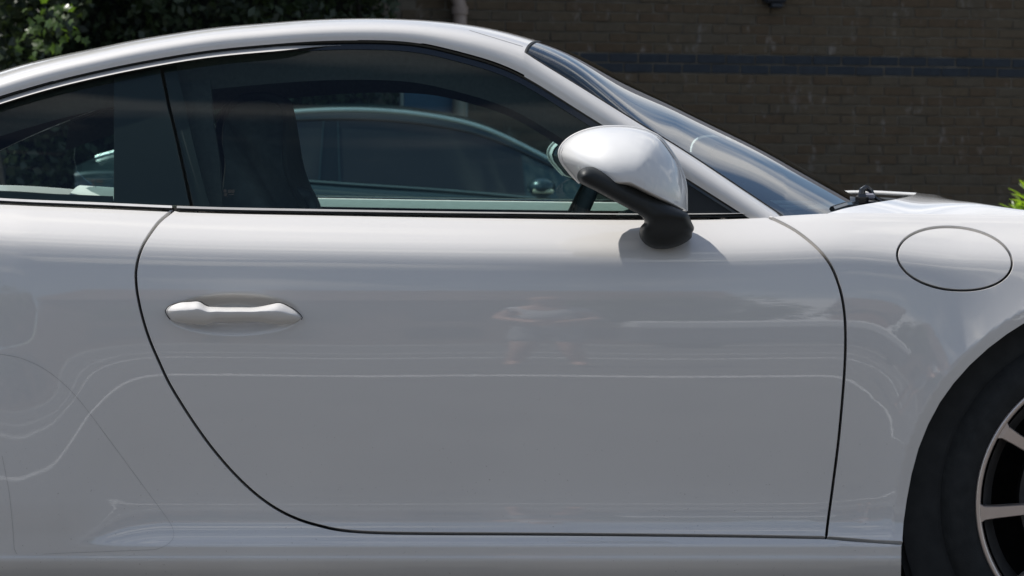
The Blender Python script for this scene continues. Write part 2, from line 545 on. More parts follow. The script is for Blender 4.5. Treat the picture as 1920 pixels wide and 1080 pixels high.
def tube_geo(pts, r, n=8, closed=False, caps=True):
    """tube along 3-D points, radius scalar or per point"""
    pts = np.array(pts, float); m = len(pts)
    r = np.broadcast_to(np.asarray(r, float), (m,))
    if closed:
        t = np.roll(pts, -1, 0) - np.roll(pts, 1, 0)
    else:
        t = np.gradient(pts, axis=0)
    t /= np.linalg.norm(t, axis=1)[:, None] + 1e-12
    ref = np.array([0, 0, 1.0]) if abs(t[0, 2]) < 0.9 else np.array([0, 1.0, 0])
    V = []; N = []
    prev = None
    for i in range(m):
        a = np.cross(t[i], ref); 
        if prev is not None:
            a = prev - t[i] * np.dot(prev, t[i])
        a /= np.linalg.norm(a) + 1e-12; prev = a
        b = np.cross(t[i], a)
        for k in range(n):
            an = 2 * math.pi * k / n
            d = a * math.cos(an) + b * math.sin(an)
            V.append(pts[i] + d * r[i]); N.append(d)
    F = []
    rng_ = m if closed else m - 1
    for i in range(rng_):
        for k in range(n):
            i2 = (i + 1) % m; k2 = (k + 1) % n
            F.append((i * n + k, i * n + k2, i2 * n + k2, i2 * n + k))
    if not closed and caps:
        F.append(tuple(range(n))); F.append(tuple(reversed(range((m - 1) * n, m * n))))
    V = np.array(V); N = np.array(N)
    f = F[0]
    if np.dot(np.cross(V[f[1]] - V[f[0]], V[f[2]] - V[f[0]]), N[f[0]]) < 0:
        F = [tuple(reversed(q)) for q in F]
    return V, F, N

class MB:
    """collects simple solids into one mesh"""
    def __init__(s): s.V = []; s.F = []
    def add(s, V, F):
        k = len(s.V); s.V += [tuple(p) for p in V]; s.F += [tuple(i + k for i in f) for f in F]
    def box(s, lo, hi):
        x0, y0, z0 = lo; x1, y1, z1 = hi
        s.add([(x0, y0, z0), (x1, y0, z0), (x1, y1, z0), (x0, y1, z0), (x0, y0, z1), (x1, y0, z1), (x1, y1, z1), (x0, y1, z1)],
              [(0, 3, 2, 1), (4, 5, 6, 7), (0, 1, 5, 4), (1, 2, 6, 5), (2, 3, 7, 6), (3, 0, 4, 7)])
    def cbox(s, lo, hi, b):
        """box with chamfered edges"""
        lo = np.array(lo, float); hi = np.array(hi, float)
        V = []; F = []
        c = (lo + hi) / 2; h = (hi - lo) / 2; b = min(b, h.min() * 0.49)
        idx = {}
        for sx in (-1, 1):
            for sy in (-1, 1):
                for sz in (-1, 1):
                    sg = np.array([sx, sy, sz])
                    for ax in range(3):
                        p = c + sg * (h - b); p[ax] = c[ax] + sg[ax] * h[ax]
                        idx[(sx, sy, sz, ax)] = len(V); V.append(p)
        def q(*k): F.append(tuple(idx[i] for i in k))
        for ax in range(3):
            o = [a for a in range(3) if a != ax]
            for sg in (-1, 1):
                ks = []
                for a, b_ in ((-1, -1), (1, -1), (1, 1), (-1, 1)):
                    k = [0, 0, 0]; k[ax] = sg; k[o[0]] = a; k[o[1]] = b_; ks.append((*k, ax))
                q(*ks)
        for a1 in range(3):
            for a2 in range(a1 + 1, 3):
                ol = 3 - a1 - a2
                for s1 in (-1, 1):
                    for s2 in (-1, 1):
                        k = [0, 0, 0]; k[a1] = s1; k[a2] = s2
                        kk = []
                        for w, ax in ((-1, a1), (1, a1), (1, a2), (-1, a2)):
                            kx = list(k); kx[ol] = w; kk.append((*kx, ax))
                        q(*kk)
        for sx in (-1, 1):
            for sy in (-1, 1):
                for sz in (-1, 1):
                    q((sx, sy, sz, 0), (sx, sy, sz, 1), (sx, sy, sz, 2))
        out = []
        for f in F:
            n = np.cross(V[f[1]] - V[f[0]], V[f[2]] - V[f[0]])
            if np.dot(n, np.mean([V[i] for i in f], 0) - c) < 0: f = tuple(reversed(f))
            out.append(f)
        s.add(V, out)
    def tube(s, pts, r, n=8, closed=False):
        V, F, _ = tube_geo(pts, r, n, closed); s.add(V, F)
    def lathe(s, prof, c, axis=1, n=64):
        """profile [(r, t)] revolved about axis through c"""
        V = []; k = len(prof)
        for i in range(n):
            a = 2 * math.pi * i / n
            for r, t in prof:
                p = [0, 0, 0]; p[axis] = t
                o = [q for q in range(3) if q != axis]
                p[o[0]] = r * math.cos(a); p[o[1]] = r * math.sin(a)
                V.append((p[0] + c[0], p[1] + c[1], p[2] + c[2]))
        F = []
        for i in range(n):
            for j in range(k - 1):
                F.append((i * k + j, i * k + j + 1, ((i + 1) % n) * k + j + 1, ((i + 1) % n) * k + j))
        s.add(V, F)
    def mesh(s, name, smooth=False):
        return mesh_raw(name, s.V, s.F, None, smooth)
    def build(s, name, m, parent=None, smooth=False, kind=None, label=None, local=False):
        return link(name, s.mesh(name, smooth), parent, m, kind, label, local)

def mirror_mb(mb):
    b = MB(); b.V = [(x, 2 * YC - y, z) for x, y, z in mb.V]; b.F = [tuple(reversed(f)) for f in mb.F]
    return b

# ================================================================== THE SETTING
ASPH = mat("asphalt", (0.100, 0.092, 0.082), rough=0.9, var=0.25, scale=3.0, bump=0.5, bscale=60)
mb = MB(); mb.add([(-400, -400, 0), (400, -400, 0), (400, 400, 0), (-400, 400, 0)], [(0, 1, 2, 3)])
mb.build("ground", ASPH, kind='structure')
WHITELINE = mat("road_line_paint", (0.80, 0.80, 0.78), rough=0.7, var=0.15, scale=8)
for k, (ya, yb) in enumerate(((0.93, 1.06), (-3.10, -2.9), (-6.3, -6.1))):
    mb = MB(); mb.box((-14, ya, 0.0), (16, yb, 0.004)); mb.build("parking_line", WHITELINE, kind='structure')
PAVE = mat("pavement_slabs", (0.30, 0.29, 0.27), rough=0.9, var=0.12, scale=2)
mb = MB(); mb.box((-60, -24, 0), (60, -19, 0.12)); mb.build("pavement", PAVE, kind='structure')

# ================================================================== THE WHITE CAR
car = thing("sports_car", "white two-door sports car parked side-on in front of the camera, filling the picture", "car", (0.0, YC, 0.0))

# ---- traced curves of the side (photo pixels)
belt = smoothfit([(-420, 366), (-300, 362), (-200, 365), (-120, 371), (0, 380), (160, 387), (320, 394), (480, 398.5), (700, 402.5), (850, 405), (1000, 407), (1200, 409),
                  (1320, 408.5), (1395, 407), (1437, 405), (1475, 403.3), (1520, 400.5), (1560, 398.8), (1640, 398.2), (1760, 400), (1920, 402),
                  (2100, 408), (2300, 420), (2550, 450)], 60)
Lc = smoothfit([(-330, 312), (-200, 254), (-100, 215), (0, 181.5), (50, 166), (100, 152), (150, 139.5), (200, 128.5), (250, 118), (300, 109), (340, 102), (380, 96),
                (430, 90), (480, 85.5), (540, 80.5), (600, 77), (640, 75.8), (700, 76), (760, 79), (800, 84), (840, 94), (880, 104.5), (920, 116),
                (960, 132), (1000, 153), (1040, 178), (1080, 203), (1105, 219), (1135, 237.5), (1180, 266), (1280, 330), (1340, 368), (1395, 403), (1437, 430)], 40)
Rc = smoothfit([(-330, 262), (-200, 204), (-100, 167), (0, 133), (60, 116), (117, 102.5), (200, 85.5), (267, 71.5), (320, 63.5), (380, 54), (480, 44.5), (540, 39.5),
                (600, 36), (640, 34.6), (700, 34), (760, 35.5), (820, 39.5), (880, 46), (900, 49.5), (960, 62.5), (1000, 74), (1018, 79), (1107, 114.5),
                (1180, 152), (1240, 181), (1363, 240.5), (1420, 268), (1500, 311), (1572, 351), (1610, 372), (1720, 436)], 30)
Wd = smoothfit([(985, 99), (1000, 109.5), (1030, 128), (1060, 146), (1100, 171), (1150, 202), (1200, 233), (1250, 263), (1310, 301), (1370, 341),
                (1420, 374), (1466, 405), (1560, 468), (1720, 575)], 30)

FW = (2100.0, 945.0)      # front wheel centre
RW = (-395.0, 950.0)      # rear wheel centre
arch_r = [(1694, 1200), (1694, 1090), (1694.5, 1017), (1697, 980), (1703, 938), (1712, 890), (1725, 842), (1743, 797), (1765, 756), (1790, 721), (1820, 687), (1855, 655),
          (1890, 628.5), (1920, 609.5), (1960, 590), (2010, 573), (2060, 564), (2100, 561)]
archp = np.array(arch_r + [(4200 - x, y) for x, y in reversed(arch_r[:-1])], float)

# ---- depth of the body side, integrated from its tilt
GU0, GV0, GS = -760.0, 330.0, 3.0
gu = np.arange(GU0, 2900, GS); gv = np.arange(GV0, 1236, GS)
T_V = np.array([330, 390, 400, 410, 420, 430, 440, 450, 460, 470, 478, 485, 492, 500, 516, 535, 550, 573, 605, 640, 668, 693, 708, 740, 780, 840, 890, 925, 950, 968, 985, 1000, 1010, 1021.5, 1022.5, 1030, 1042, 1043, 1046, 1047.5, 1060, 1080, 1120, 1170, 1240])
T_T = np.array([1.75, 1.75, 1.68, 1.58, 1.50, 1.42, 1.30, 1.12, .92, .69, .48, .34, .255, .205, .162, .135, .118, .096, .064, .034, .004, -.02, -.033, -.05, -.064, -.070, -.055, -.02, .035, .10, .20, .45, .75, 1.15, .00, -.03, -.03, .45, .45, -.16, -.42, -.62, -.85, -.95, -1.0])
UU, VV = np.meshgrid(gu, gv, indexing='ij')
bv = belt(gu)[:, None]
w_top = np.clip((575 - VV) / 150.0, 0, 1)
v_eff = VV + (407.0 - bv) * sstep(w_top * 1.0)
v_eff = v_eff - 16.0 * sstep((UU - 1560) / 260.0) * sstep((VV - 425) / 40) * sstep((700 - VV) / 120)
tan = np.interp(v_eff, T_V, T_T)
# sill crest fades out towards the rear wheel
low = sstep((VV - 935) / 20) * (VV < 1022.2)
tan = tan * (1 - low) + low * (np.where(tan > 0, tan, tan) * sstep((UU - 110) / 210.0) + (1 - sstep((UU - 110) / 210.0)) * -0.03)
T_L = np.interp(v_eff, [330, 780, 840, 890, 925, 950, 985, 1240], [0, 0, 0, -.020, -.060, -.085, -.06, 0.0])
tan = tan + np.where(VV < 1000, T_L, 0) * sstep((230 - UU) / 130.0)
A_U = spl([-760, -60, 0, 30, 70, 100, 116, 150, 200, 250, 300, 340], [.080, .092, .092, .0915, .086, .080, .073, .0565, .031, .010, .001, 0])
tan = tan + np.where(UU < 335, A_U(np.minimum(UU, 340)), 0) * sstep((VV - 610 + 60 * sstep((70 - UU) / 90)) / 140) * sstep((1010 - VV) / 85)
# steep crest of the front wing beside the bonnet
crest = sstep((UU - 1440) / 60) * np.clip((bv + 9 - VV) / 12, 0, 1)
tan = tan + crest * 2.2
k = np.array([1, 3, 5, 6, 5, 3, 1], float); k /= k.sum()
sm = np.apply_along_axis(lambda a: np.convolve(np.pad(a, 3, mode='edge'), k, 'valid'), 1, tan)
wsm = sstep((990 - VV) / 15)
tan = sm * wsm + tan * (1 - wsm)
cum = np.concatenate([np.zeros((len(gu), 1)), np.cumsum(0.5 * (tan[:, 1:] + tan[:, :-1]) * GS / 1000.0, axis=1)], 1)
j650 = int(round((650 - GV0) / GS))
Y = -(cum - cum[:, j650:j650 + 1])
Y += 5.0 + 0.010 * ((UU - 960) / 1000.0) ** 2
# haunch over the rear wheel
rr = np.hypot(UU - RW[0], VV - RW[1])
Y -= 0.003 * s5((640 - rr) / 260.0) * sstep((VV - 560) / 240)
# flare and lip of the front arch
cu = np.arange(1440, 2900, 12.0); cv = np.arange(GV0, 1236, 12.0)
CU, CV = np.meshgrid(cu, cv, indexing='ij')
q = np.stack([CU.ravel(), CV.ravel()], 1)
ap_d = []
for a, b in zip(archp[:-1], archp[1:]):
    n = max(1, int(np.linalg.norm(b - a) / 8)); ap_d += [a + (b - a) * i / n for i in range(n)]
ap_d = np.array(ap_d)
de = np.sqrt(np.min(((q[:, None, :] - ap_d[None]) ** 2).sum(2), 1))
ins = pip(q, archp); de[ins] *= -1
de = de.reshape(CU.shape)
fi = np.clip((UU - 1440) / 12.0, 0, len(cu) - 1.001); fj = np.clip((VV - GV0) / 12.0, 0, len(cv) - 1.001)
i0 = fi.astype(int); j0 = fj.astype(int); fi -= i0; fj -= j0
DE = (de[i0, j0] * (1 - fi) * (1 - fj) + de[i0 + 1, j0] * fi * (1 - fj) + de[i0, j0 + 1] * (1 - fi) * fj + de[i0 + 1, j0 + 1] * fi * fj)
DE = np.where(UU < 1440, 400.0, DE)
t = np.clip((215 - np.maximum(DE, 24)) / 191.0, 0, 1)
Y -= 0.0165 * t ** 2.8
Y += 0.004 * np.clip((24 - DE) / 24.0, 0, 1.2)          # the lip turns back a little
# recessed cup behind the door handle
ex = (UU - 440) / 132.0; ey = (VV - 589) / 40.0
e2 = np.sqrt(ex ** 2 + ey ** 2)
Y += 0.030 * sstep((1.0 - e2) / 0.55)
# gentle panel waviness of pressed steel
Y += 0.00012 * np.sin(UU / 97.0 + 1.0) * np.sin(VV / 71.0 + 0.4)

def body_y(u, v):
    x = (np.asarray(u, float) - GU0) / GS; y = (np.asarray(v, float) - GV0) / GS
    x = np.clip(x, 1, len(gu) - 3.001); y = np.clip(y, 1, len(gv) - 3.001)
    i = x.astype(int); j = y.astype(int); fx = x - i; fy = y - j
    def w(f):
        return (((-f + 2) * f - 1) * f / 2, ((3 * f - 5) * f * f + 2) / 2, ((-3 * f + 4) * f + 1) * f / 2, (f - 1) * f * f / 2)
    wx = w(fx); wy = w(fy); out = 0
    for a in range(4):
        for b in range(4):
            out = out + wx[a] * wy[b] * Y[i + a - 1, j + b - 1]
    return out

_bu = np.arange(-500, 2600, 20.0)
_yb = np.convolve(np.pad(body_y(_bu, belt(_bu)), 6, mode='edge'), np.ones(13) / 13, 'valid')
_yb[_bu > 1437] = np.interp(1437, _bu, _yb)
ybelt = spl(_bu[::4], _yb[::4])

def glass_y(u, v):
    h = (belt(u) - v) / 1000.0
    h = np.maximum(h, -0.05)
    return ybelt(u) + 0.016 + 0.30 * h + 0.42 * h * h

# ---- panel outlines
door_gap = [(327, 392.5), (312, 404), (298, 416), (282, 437), (268, 460), (259.5, 483), (255.5, 502), (254.5, 520), (256.5, 545), (262, 575), (270, 606), (281, 639), (296, 674), (316, 717),
            (341, 759), (370, 803), (402, 846), (440, 889.5), (480, 927), (520, 955), (560, 974), (600, 986), (640, 994), (700, 998.5), (800, 1000.3), (1000, 1001.3),
            (1200, 1003), (1400, 1005.3), (1549, 1008), (1553, 975), (1562.5, 905), (1572.5, 825), (1580, 745), (1584.5, 680), (1585.5, 625), (1583, 583), (1576, 545),
            (1563, 508), (1546, 480.5), (1521, 455), (1491, 432), (1461, 415.5), (1437, 405)]
g_pts = np.array(door_gap, float)
def ct(u0, u1, n):  # along the waistline
    us = np.linspace(u0, u1, n); return [(u, float(belt(u))) for u in us]
# smooth the rear door cut
def catmull(pts, step=8):
    p = np.array(pts, float); out = []
    for i in range(len(p) - 1):
        p0 = p[max(i - 1, 0)]; p1 = p[i]; p2 = p[i + 1]; p3 = p[min(i + 2, len(p) - 1)]
        n = max(1, int(np.linalg.norm(p2 - p1) / step))
        for k in range(n):
            t = k / n
            out.append(tuple(0.5 * ((2 * p1) + (-p0 + p2) * t + (2 * p0 - 5 * p1 + 4 * p2 - p3) * t * t + (-p0 + 3 * p1 - 3 * p2 + p3) * t ** 3)))
    out.append(tuple(p[-1])); return out
cut_rear = catmull(door_gap[:29]); cut_front = catmull(door_gap[28:])
door_out = cut_rear + cut_front[1:] + ct(1425, 337, 80)
FINE.append((296, 540, 584, 640, 2.6))
V, F, N = panel_geo(door_out, body_y, g=2.5, step=8.0)
FINE.clear()
door, door_far = both("door", V, F, N, PAINT, car)

# rear quarter with the sill in one pressing (as on the car: no joint shows)
rarch = [(RW[0] + 372 * math.cos(math.radians(a)), RW[1] - 372 * math.sin(math.radians(a))) for a in np.linspace(182, -42, 60)]
quarter = [(-756, 372)] + [(-756, 963)] + rarch + [(-60, 1216)] + [(u, 1216) for u in np.linspace(0, 1690, 60)] + [(1692, 1100), (1693, 1019)] + \
          [(1640, 1015.3), (1600, 1012.5)] + list(reversed(cut_rear)) + ct(320, -740, 70)
V, F, N = panel_geo(quarter, body_y, g=2.5, step=9.0)
both("rear_wing_and_sill", V, F, N, PAINT, car)

flap = [(1790 + 107.5 * math.cos(a) + 0.0, 485.5 - 0 + 59.0 * math.sin(a)) for a in np.linspace(0, 2 * math.pi, 72, endpoint=False)]
flap = []
for a in np.linspace(0, 2 * math.pi, 80, endpoint=False):
    cx, sy = math.cos(a), math.sin(a)
    x = 1790 + 107.5 * np.sign(cx) * abs(cx) ** 0.96
    y = 485 + 59.5 * sy + 5.5 * cx
    x += 4.0 * sy
    flap.append((x, y))
wing = [(1440, 405.0)] + [(u, float(belt(u)) - 2.0) for u in np.linspace(1470, 2560, 60)] + [(2560, 1150), (2508, 1150)] + \
       [(4200 - x, y) for x, y in arch_r[1:-1]] + list(reversed(arch_r[2:])) + [(1640, 1014.8), (1600, 1011.5)] + cut_front[:-1]
V, F, N = panel_geo(wing, body_y, g=2.4, step=8.0, holes=[flap], hole_g=2.0)
both("front_wing", V, F, N, PAINT, car, sag=True)
V, F, N = panel_geo(flap, lambda u, v: body_y(u, v) + 0.0006, g=2.0, step=7.0)
both("fuel_flap", V, F, N, PAINT, car)
# dark backing behind the shut lines
def back_y(u, v): return body_y(u, v) + 0.034
def strip_geo(path, w, yf, closed=False):
    p = np.array(path, float)
    t = np.gradient(p, axis=0) if not closed else np.roll(p, -1, 0) - np.roll(p, 1, 0)
    t /= np.linalg.norm(t, axis=1)[:, None]; n = np.stack([-t[:, 1], t[:, 0]], 1)
    a = p + n * w; b = p - n * w
    A, NA = lift(a, yf); B, NB = lift(b, yf)
    k = len(p); Vs = np.concatenate([A, B]); Ns = np.concatenate([NA, NB])
    Fs = [(i, (i + 1) % k, k + (i + 1) % k, k + i) for i in range(k if closed else k - 1)]
    f = Fs[0]
    if np.dot(np.cross(Vs[f[1]] - Vs[f[0]], Vs[f[2]] - Vs[f[0]]), Ns[f[0]]) < 0: Fs = [tuple(reversed(f)) for f in Fs]
    return Vs, Fs, Ns
V, F, N = strip_geo(cut_rear + cut_front[1:], 13, back_y); both("door_seal", V, F, N, RUBBER, car)
V, F, N = strip_geo([(1549, 1008), (1600, 1012), (1640, 1015), (1692, 1019)], 10, back_y); both("wing_seal", V, F, N, RUBBER, car)
V, F, N = strip_geo(flap, 10, back_y, closed=True); both("flap_seal", V, F, N, RUBBER, car)
# clear stone-guard film on the rear wing: only its edge shows
film = catmull([(-60, 655), (0, 664), (40, 672), (80, 690), (115, 716), (150, 752), (200, 818), (250, 886), (290, 940), (312, 970), (322, 986), (326, 1000), (323, 1012), (312, 1022), (298, 1028.5),
                (280, 1031), (200, 1034), (100, 1038), (45, 1041.5), (32, 1040), (27, 1030), (24, 990), (18, 930), (12, 895), (4, 855)], 6)
FILM = mat("film_edge", (0.30, 0.295, 0.285), rough=0.5, var=0.3, scale=40)
V, F, N = strip_geo(film, 0.24, lambda u, v: body_y(u, v) - 0.0004); both("protective_film", V, F, N, FILM, car, far=False)

# ---- roof, pillar and windscreen: lofted across the car from the traced edges
NR = 3.6
def gsec(s): return np.power(np.clip(1 - np.power(np.clip(1 - s, 0, 1), NR), 0, 1), 1 / NR)
yA_ = lambda u: glass_y(u, Lc(u)) - 0.016
def zA_(u): return P_at(u, Lc(u), yA_(u))[..., 2]
ss = 1 - (1 - np.linspace(0.0, 1, 160)) ** 1.0
ss = np.linspace(0, 1, 160) ** 2
def solve_H(us, fP, target, lo, hi):
    a = np.full(len(us), lo); b = np.full(len(us), hi)
    for _ in range(40):
        m = 0.5 * (a + b)
        P = fP(us[:, None], ss[None, :], m[:, None])
        v = proj(P)[1].min(1)
        hi_ = v < target           # too high in the picture
        b = np.where(hi_, m, b); a = np.where(hi_, a, m)
    return 0.5 * (a + b)
def roofP(u, s, H):
    ya = yA_(u); y = ya + (YC - ya) * s
    return P_uyz(u, y, zA_(u) + H * gsec(s))
ru = np.arange(-320, 1025, 12.0)
Hr = solve_H(ru, roofP, Rc(ru), 0.0, 0.5)
Hs = smoothfit(list(zip(ru, Hr)), 30)
def roof(u, s): return roofP(u, s, Hs(u))
# where the windscreen corner meets the roof
u0 = 985.0
sv = np.linspace(0.001, 0.9, 2000)
vv = proj(roof(np.full_like(sv, u0), sv))[1]
sE0 = float(np.interp(-float(Wd(u0)), -vv, sv))
dE0 = float(sE0 * (YC - yA_(u0)))
tE = lambda u: np.clip((u - u0) / 480.0, 0, 1.6)
sE = lambda u: sE0 + (max(sE0, 0.32) - sE0) * tE(u)
yE = lambda u: yA_(u) + dE0 + (0.062 - dE0) * sstep(tE(u))
zE = lambda u: P_at(u, Wd(u), yE(u))[..., 2]
def pillar(u, q):
    q = np.clip(q, 0, 1) ** NR
    s = q * sE(u)
    ya = yA_(u); za = zA_(u)
    y = ya + (yE(u) - ya) * q
    return P_uyz(u, y, za + (zE(u) - za) * gsec(s) / gsec(sE(u)))
print("sE0", sE0, dE0, "H", Hr.min(), Hr.max())
def frontedge(s):     # photo column where the roof skin ends at the windscreen
    q = np.clip((s - sE0) / (1 - sE0), 0, 1)
    return 983.0 + 35.0 * (1 - (1 - q) ** 3)
# roof skin
def roof_patch(sA, sB, uA, uBfun, nu, ns, off=0.0):
    S = np.linspace(sA ** (1 / NR), sB ** (1 / NR), ns) ** NR
    U = np.linspace(0, 1, nu)
    UUu = uA + (uBfun(S)[None, :] - uA) * U[:, None]
    SS_ = np.broadcast_to(S[None, :], UUu.shape)
    P = roof(UUu, SS_)
    du = roof(UUu + 1.5, SS_) - roof(UUu - 1.5, SS_)
    QQ = np.power(np.maximum(SS_, 0), 1 / NR)
    s1 = np.clip(QQ + 0.004, 0, 1) ** NR; s0 = np.clip(QQ - 0.004, 0, 1) ** NR
    dq = roof(UUu, s1) - roof(UUu, s0)
    Nn = np.cross(du, dq); Nn /= np.linalg.norm(Nn, axis=-1)[..., None] + 1e-15
    Nn *= np.where(Nn[..., 2:3] < 0, -1, 1)
    P = P - Nn * off
    Fq = grid_faces(nu, ns)
    V = P.reshape(-1, 3); Nv = Nn.reshape(-1, 3); f = Fq[len(Fq) // 2]
    if np.dot(np.cross(V[f[1]] - V[f[0]], V[f[2]] - V[f[0]]), Nv[f[0]]) < 0: Fq = [tuple(reversed(f)) for f in Fq]
    return V, Fq, Nv
V, F, N = roof_patch(0.0, 1.0, 40.0, frontedge, 150, 60)
V2, F2, N2 = roof_patch(0.0, 0.34, -310.0, lambda s: 40.0 + 0 * s, 60, 26)
k = len(V); Vr = np.concatenate([V, V2]); Fr = F + [tuple(i + k for i in f) for f in F2]; Nr_ = np.concatenate([N, N2])
VP, FP, NP_ = surf_geo(pillar, np.linspace(983, 1468, 90), np.linspace(0, 1, 24))
k = len(Vr)
both("roof", np.concatenate([Vr, VP]), Fr + [tuple(i + k for i in f) for f in FP], np.concatenate([Nr_, NP_]), PAINT, car)
V, F, N = roof_patch(0.35, 1.0, -310.0, lambda s: 38.0 + 0 * s, 40, 26, 0.004); both("rear_window", V, F, N, GLASS_D, car)
# headliner and pillar lining inside
V, F, N = roof_patch(0.02, 1.0, 40.0, lambda s: frontedge(s) - 6, 50, 30, 0.03); both("headliner", V, F, -N, HEADLINER, car)
V, F, N = roof_patch(0.02, 0.36, -310.0, lambda s: 40 + 0 * s, 30, 12, 0.03); both("headliner", V, F, -N, HEADLINER, car)
# roof seam near the windscreen corner
RS = [(u, 0.0) for u in np.linspace(880, 980, 24)]
sm_s = [float(np.interp(-(57 + (u - 880) * 0.305), -proj(roof(np.full_like(sv, u), sv))[1], sv)) for u, _ in RS]
pts = [roof(np.array(u), np.array(s)) + np.array([0, 0, 0.0004]) for (u, _), s in zip(RS, sm_s)]
V, F, N = tube_geo(pts, 0.0003, 5); both("roof_seam", V, F, N, RUBBER, car)

# windscreen
def screenP(u, q, H):
    y0 = yE(u) + 0.006; y = y0 + (YC - y0) * q
    g0 = gsec(np.array(sE0)); hR = (gsec(sE0 + (1 - sE0) * np.clip(q, 0, 1)) - g0) / (1 - g0)
    hS = 1 - (1 - q) ** 1.9
    w_ = 1 - sstep((u - 985.0) / 280.0)
    return P_uyz(u, y, zE(u) - 0.003 + H * (w_ * hR + (1 - w_) * hS))
wu = np.arange(985, 1725, 12.0)
Hw = solve_H(wu, screenP, Rc(wu), 0.0, 0.6)
Hws = smoothfit(list(zip(wu, Hw)), 40)
print("Hw", Hw.min(), Hw.max())
def screen_uv(l, q):
    uT = 988.0 + 35.0 * (1 - (1 - np.clip(q, 0, 1)) ** 3)
    uB = 1468.0 + 185.0 * np.power(np.clip(q, 0, 1), 0.62)
    return uT + (uB - uT) * l
def screen(l, q):
    u = screen_uv(l, q); return screenP(u, q, Hws(u))
V, F, N = surf_geo(screen, np.linspace(0, 1, 110), np.linspace(0, 1, 70) ** 1.3, eps=(0.004, 0.004), facing=(0.3, -0.2, 1))
ws, _ = both("windscreen", V, F, N, GLASS_W, car)
# black ceramic border printed on the inside of the glass
def screen_in(l, q):
    return screen(l, q) - np.array([0.002, -0.002, 0.003])
V, F, N = surf_geo(lambda l, q: screen_in(l, q * 0.075 * (0.35 + 1.1 * l)), np.linspace(0, 1, 60), np.linspace(0, 1, 6), eps=(0.004, 0.01), facing=(0.3, -0.2, 1))
both("windscreen_border", V, F, N, FRIT, car)
V, F, N = surf_geo(lambda l, q: screen_in(0.004 + 0.010 * l, q), np.linspace(0, 1, 5), np.linspace(0, 1, 30), eps=(0.05, 0.01), facing=(0.3, -0.2, 1))
both("windscreen_border", V, F, N, FRIT, car)
# black rubber joint round the screen corner
edge = [(pillar(np.array(u), np.array(1.0)) + np.array([0.001, 0.003, 0])) for u in np.linspace(1466, 985, 60)]
edge += [roof(np.array(float(frontedge(np.array(s))) + 2.0), np.array(s)) + np.array([0, 0, -0.002]) for s in np.linspace(sE0 + 0.004, 1.0, 40)]
V, F, N = tube_geo(edge, 0.0026, 6); both("windscreen_seal", V, F, N, RUBBER, car)

# ---- bonnet and cowl
gapv = lambda u: belt(u) + 1.5
Shc = smoothfit([(1540, 333), (1600, 342), (1660, 351.5), (1700, 357.5), (1720, 361), (1760, 368.2), (1800, 375.6), (1840, 382), (1880, 388), (1920, 393), (2000, 401), (2100, 408), (2300, 424), (2560, 460)], 20)
yH0 = lambda u: body_y(u, belt(u) + 0.0) + 0.022
def bonP(u, q, H):
    ya = yH0(u); y = ya + (YC - ya) * q
    z0 = P_at(u, gapv(u), ya)[..., 2]
    return P_uyz(u, y, z0 - 0.050 * sstep((u - 1745.0) / 110.0) * np.clip(q - 0.02, 0, 1) ** 1.2 + H * (1 - (1 - q) ** (4.0 + 9.0 * sstep((u - 1700.0) / 170.0) + 26.0 * sstep((u - 1790.0) / 120.0))))
hu = np.arange(1540, 2560, 15.0)
Hh = np.array([*solve_H(hu, bonP, np.minimum(Shc(hu), gapv(hu) - 1.5), 0.0, 0.3)])
Hhs = smoothfit(list(zip(hu, Hh)), 30)
_eu = np.arange(1545, 1760, 1.0)
_ev = np.interp(_eu, [1545, 1556, 1580, 1610, 1640, 1660, 1690, 1705, 1717, 1722, 1760], [401, 397.5, 391, 385, 380, 377, 371, 368, 363.5, 352, 250])
_eq = np.linspace(0, 1, 60)
_bu_ = []
for q_ in _eq:
    v_ = proj(bonP(_eu, q_, Hhs(_eu)))[1]
    d_ = v_ - _ev            # below the edge line when positive
    k_ = np.where(d_ > 0)[0]
    _bu_.append(_eu[k_[0]] if len(k_) else 1722.0)
_bu_ = np.maximum.accumulate(np.array(_bu_)); _bu_[0] = 1556
_bs = smoothfit(list(zip(_eq * 100, _bu_)), 2, step=5.0)
def bon_u(l, q):
    uT = _bs(np.asarray(q) * 100)
    return uT + (2540.0 - uT) * l
def bonnet(l, q):
    u = bon_u(l, q); return bonP(u, q, Hhs(u))
V, F, N = surf_geo(bonnet, np.linspace(0, 1, 110) ** 1.4, np.linspace(0, 1, 60), eps=(0.003, 0.01), facing=(0.1, -0.1, 1))
both("bonnet", V, F, N, PAINT_M, car, sag=True)
# rolled rear edge of the bonnet
qs_ = np.linspace(0, 1, 50)
pts = [bonnet(np.array(0.0), np.array(q)) + np.array([0.001, 0, -0.0045]) for q in qs_]
V, F, N = tube_geo(pts, 0.0045, 8); both("bonnet_edge", V, F, N, PAINT_M, car)
pts = [bonnet(np.array(l), np.array(0.0)) + np.array([0, -0.003, -0.002]) for l in np.linspace(0, 1, 60)]
V, F, N = tube_geo(pts, 0.0024, 6); both("bonnet_seal", V, F, N, RUBBER, car, sag=True)
def cowl(l, q):
    a = screen(np.array(1.0) + 0 * q, q) + np.array([0.0, 0, -0.012]); b = bonnet(np.array(0.0) + 0 * q, q) + np.array([0.02, 0, -0.016])
    sag = (l * (1 - l) * 4)[..., None] * np.array([0, 0, -0.02]) * (0.3 + q[..., None])
    return a + (b - a) * l[..., None] + sag
V, F, N = surf_geo(cowl, np.linspace(0, 1, 12), np.linspace(0.02, 1, 30), eps=(0.01, 0.01), facing=(0, 0, 1))
both("cowl_panel", V, F, N, BLACK_PL, car)
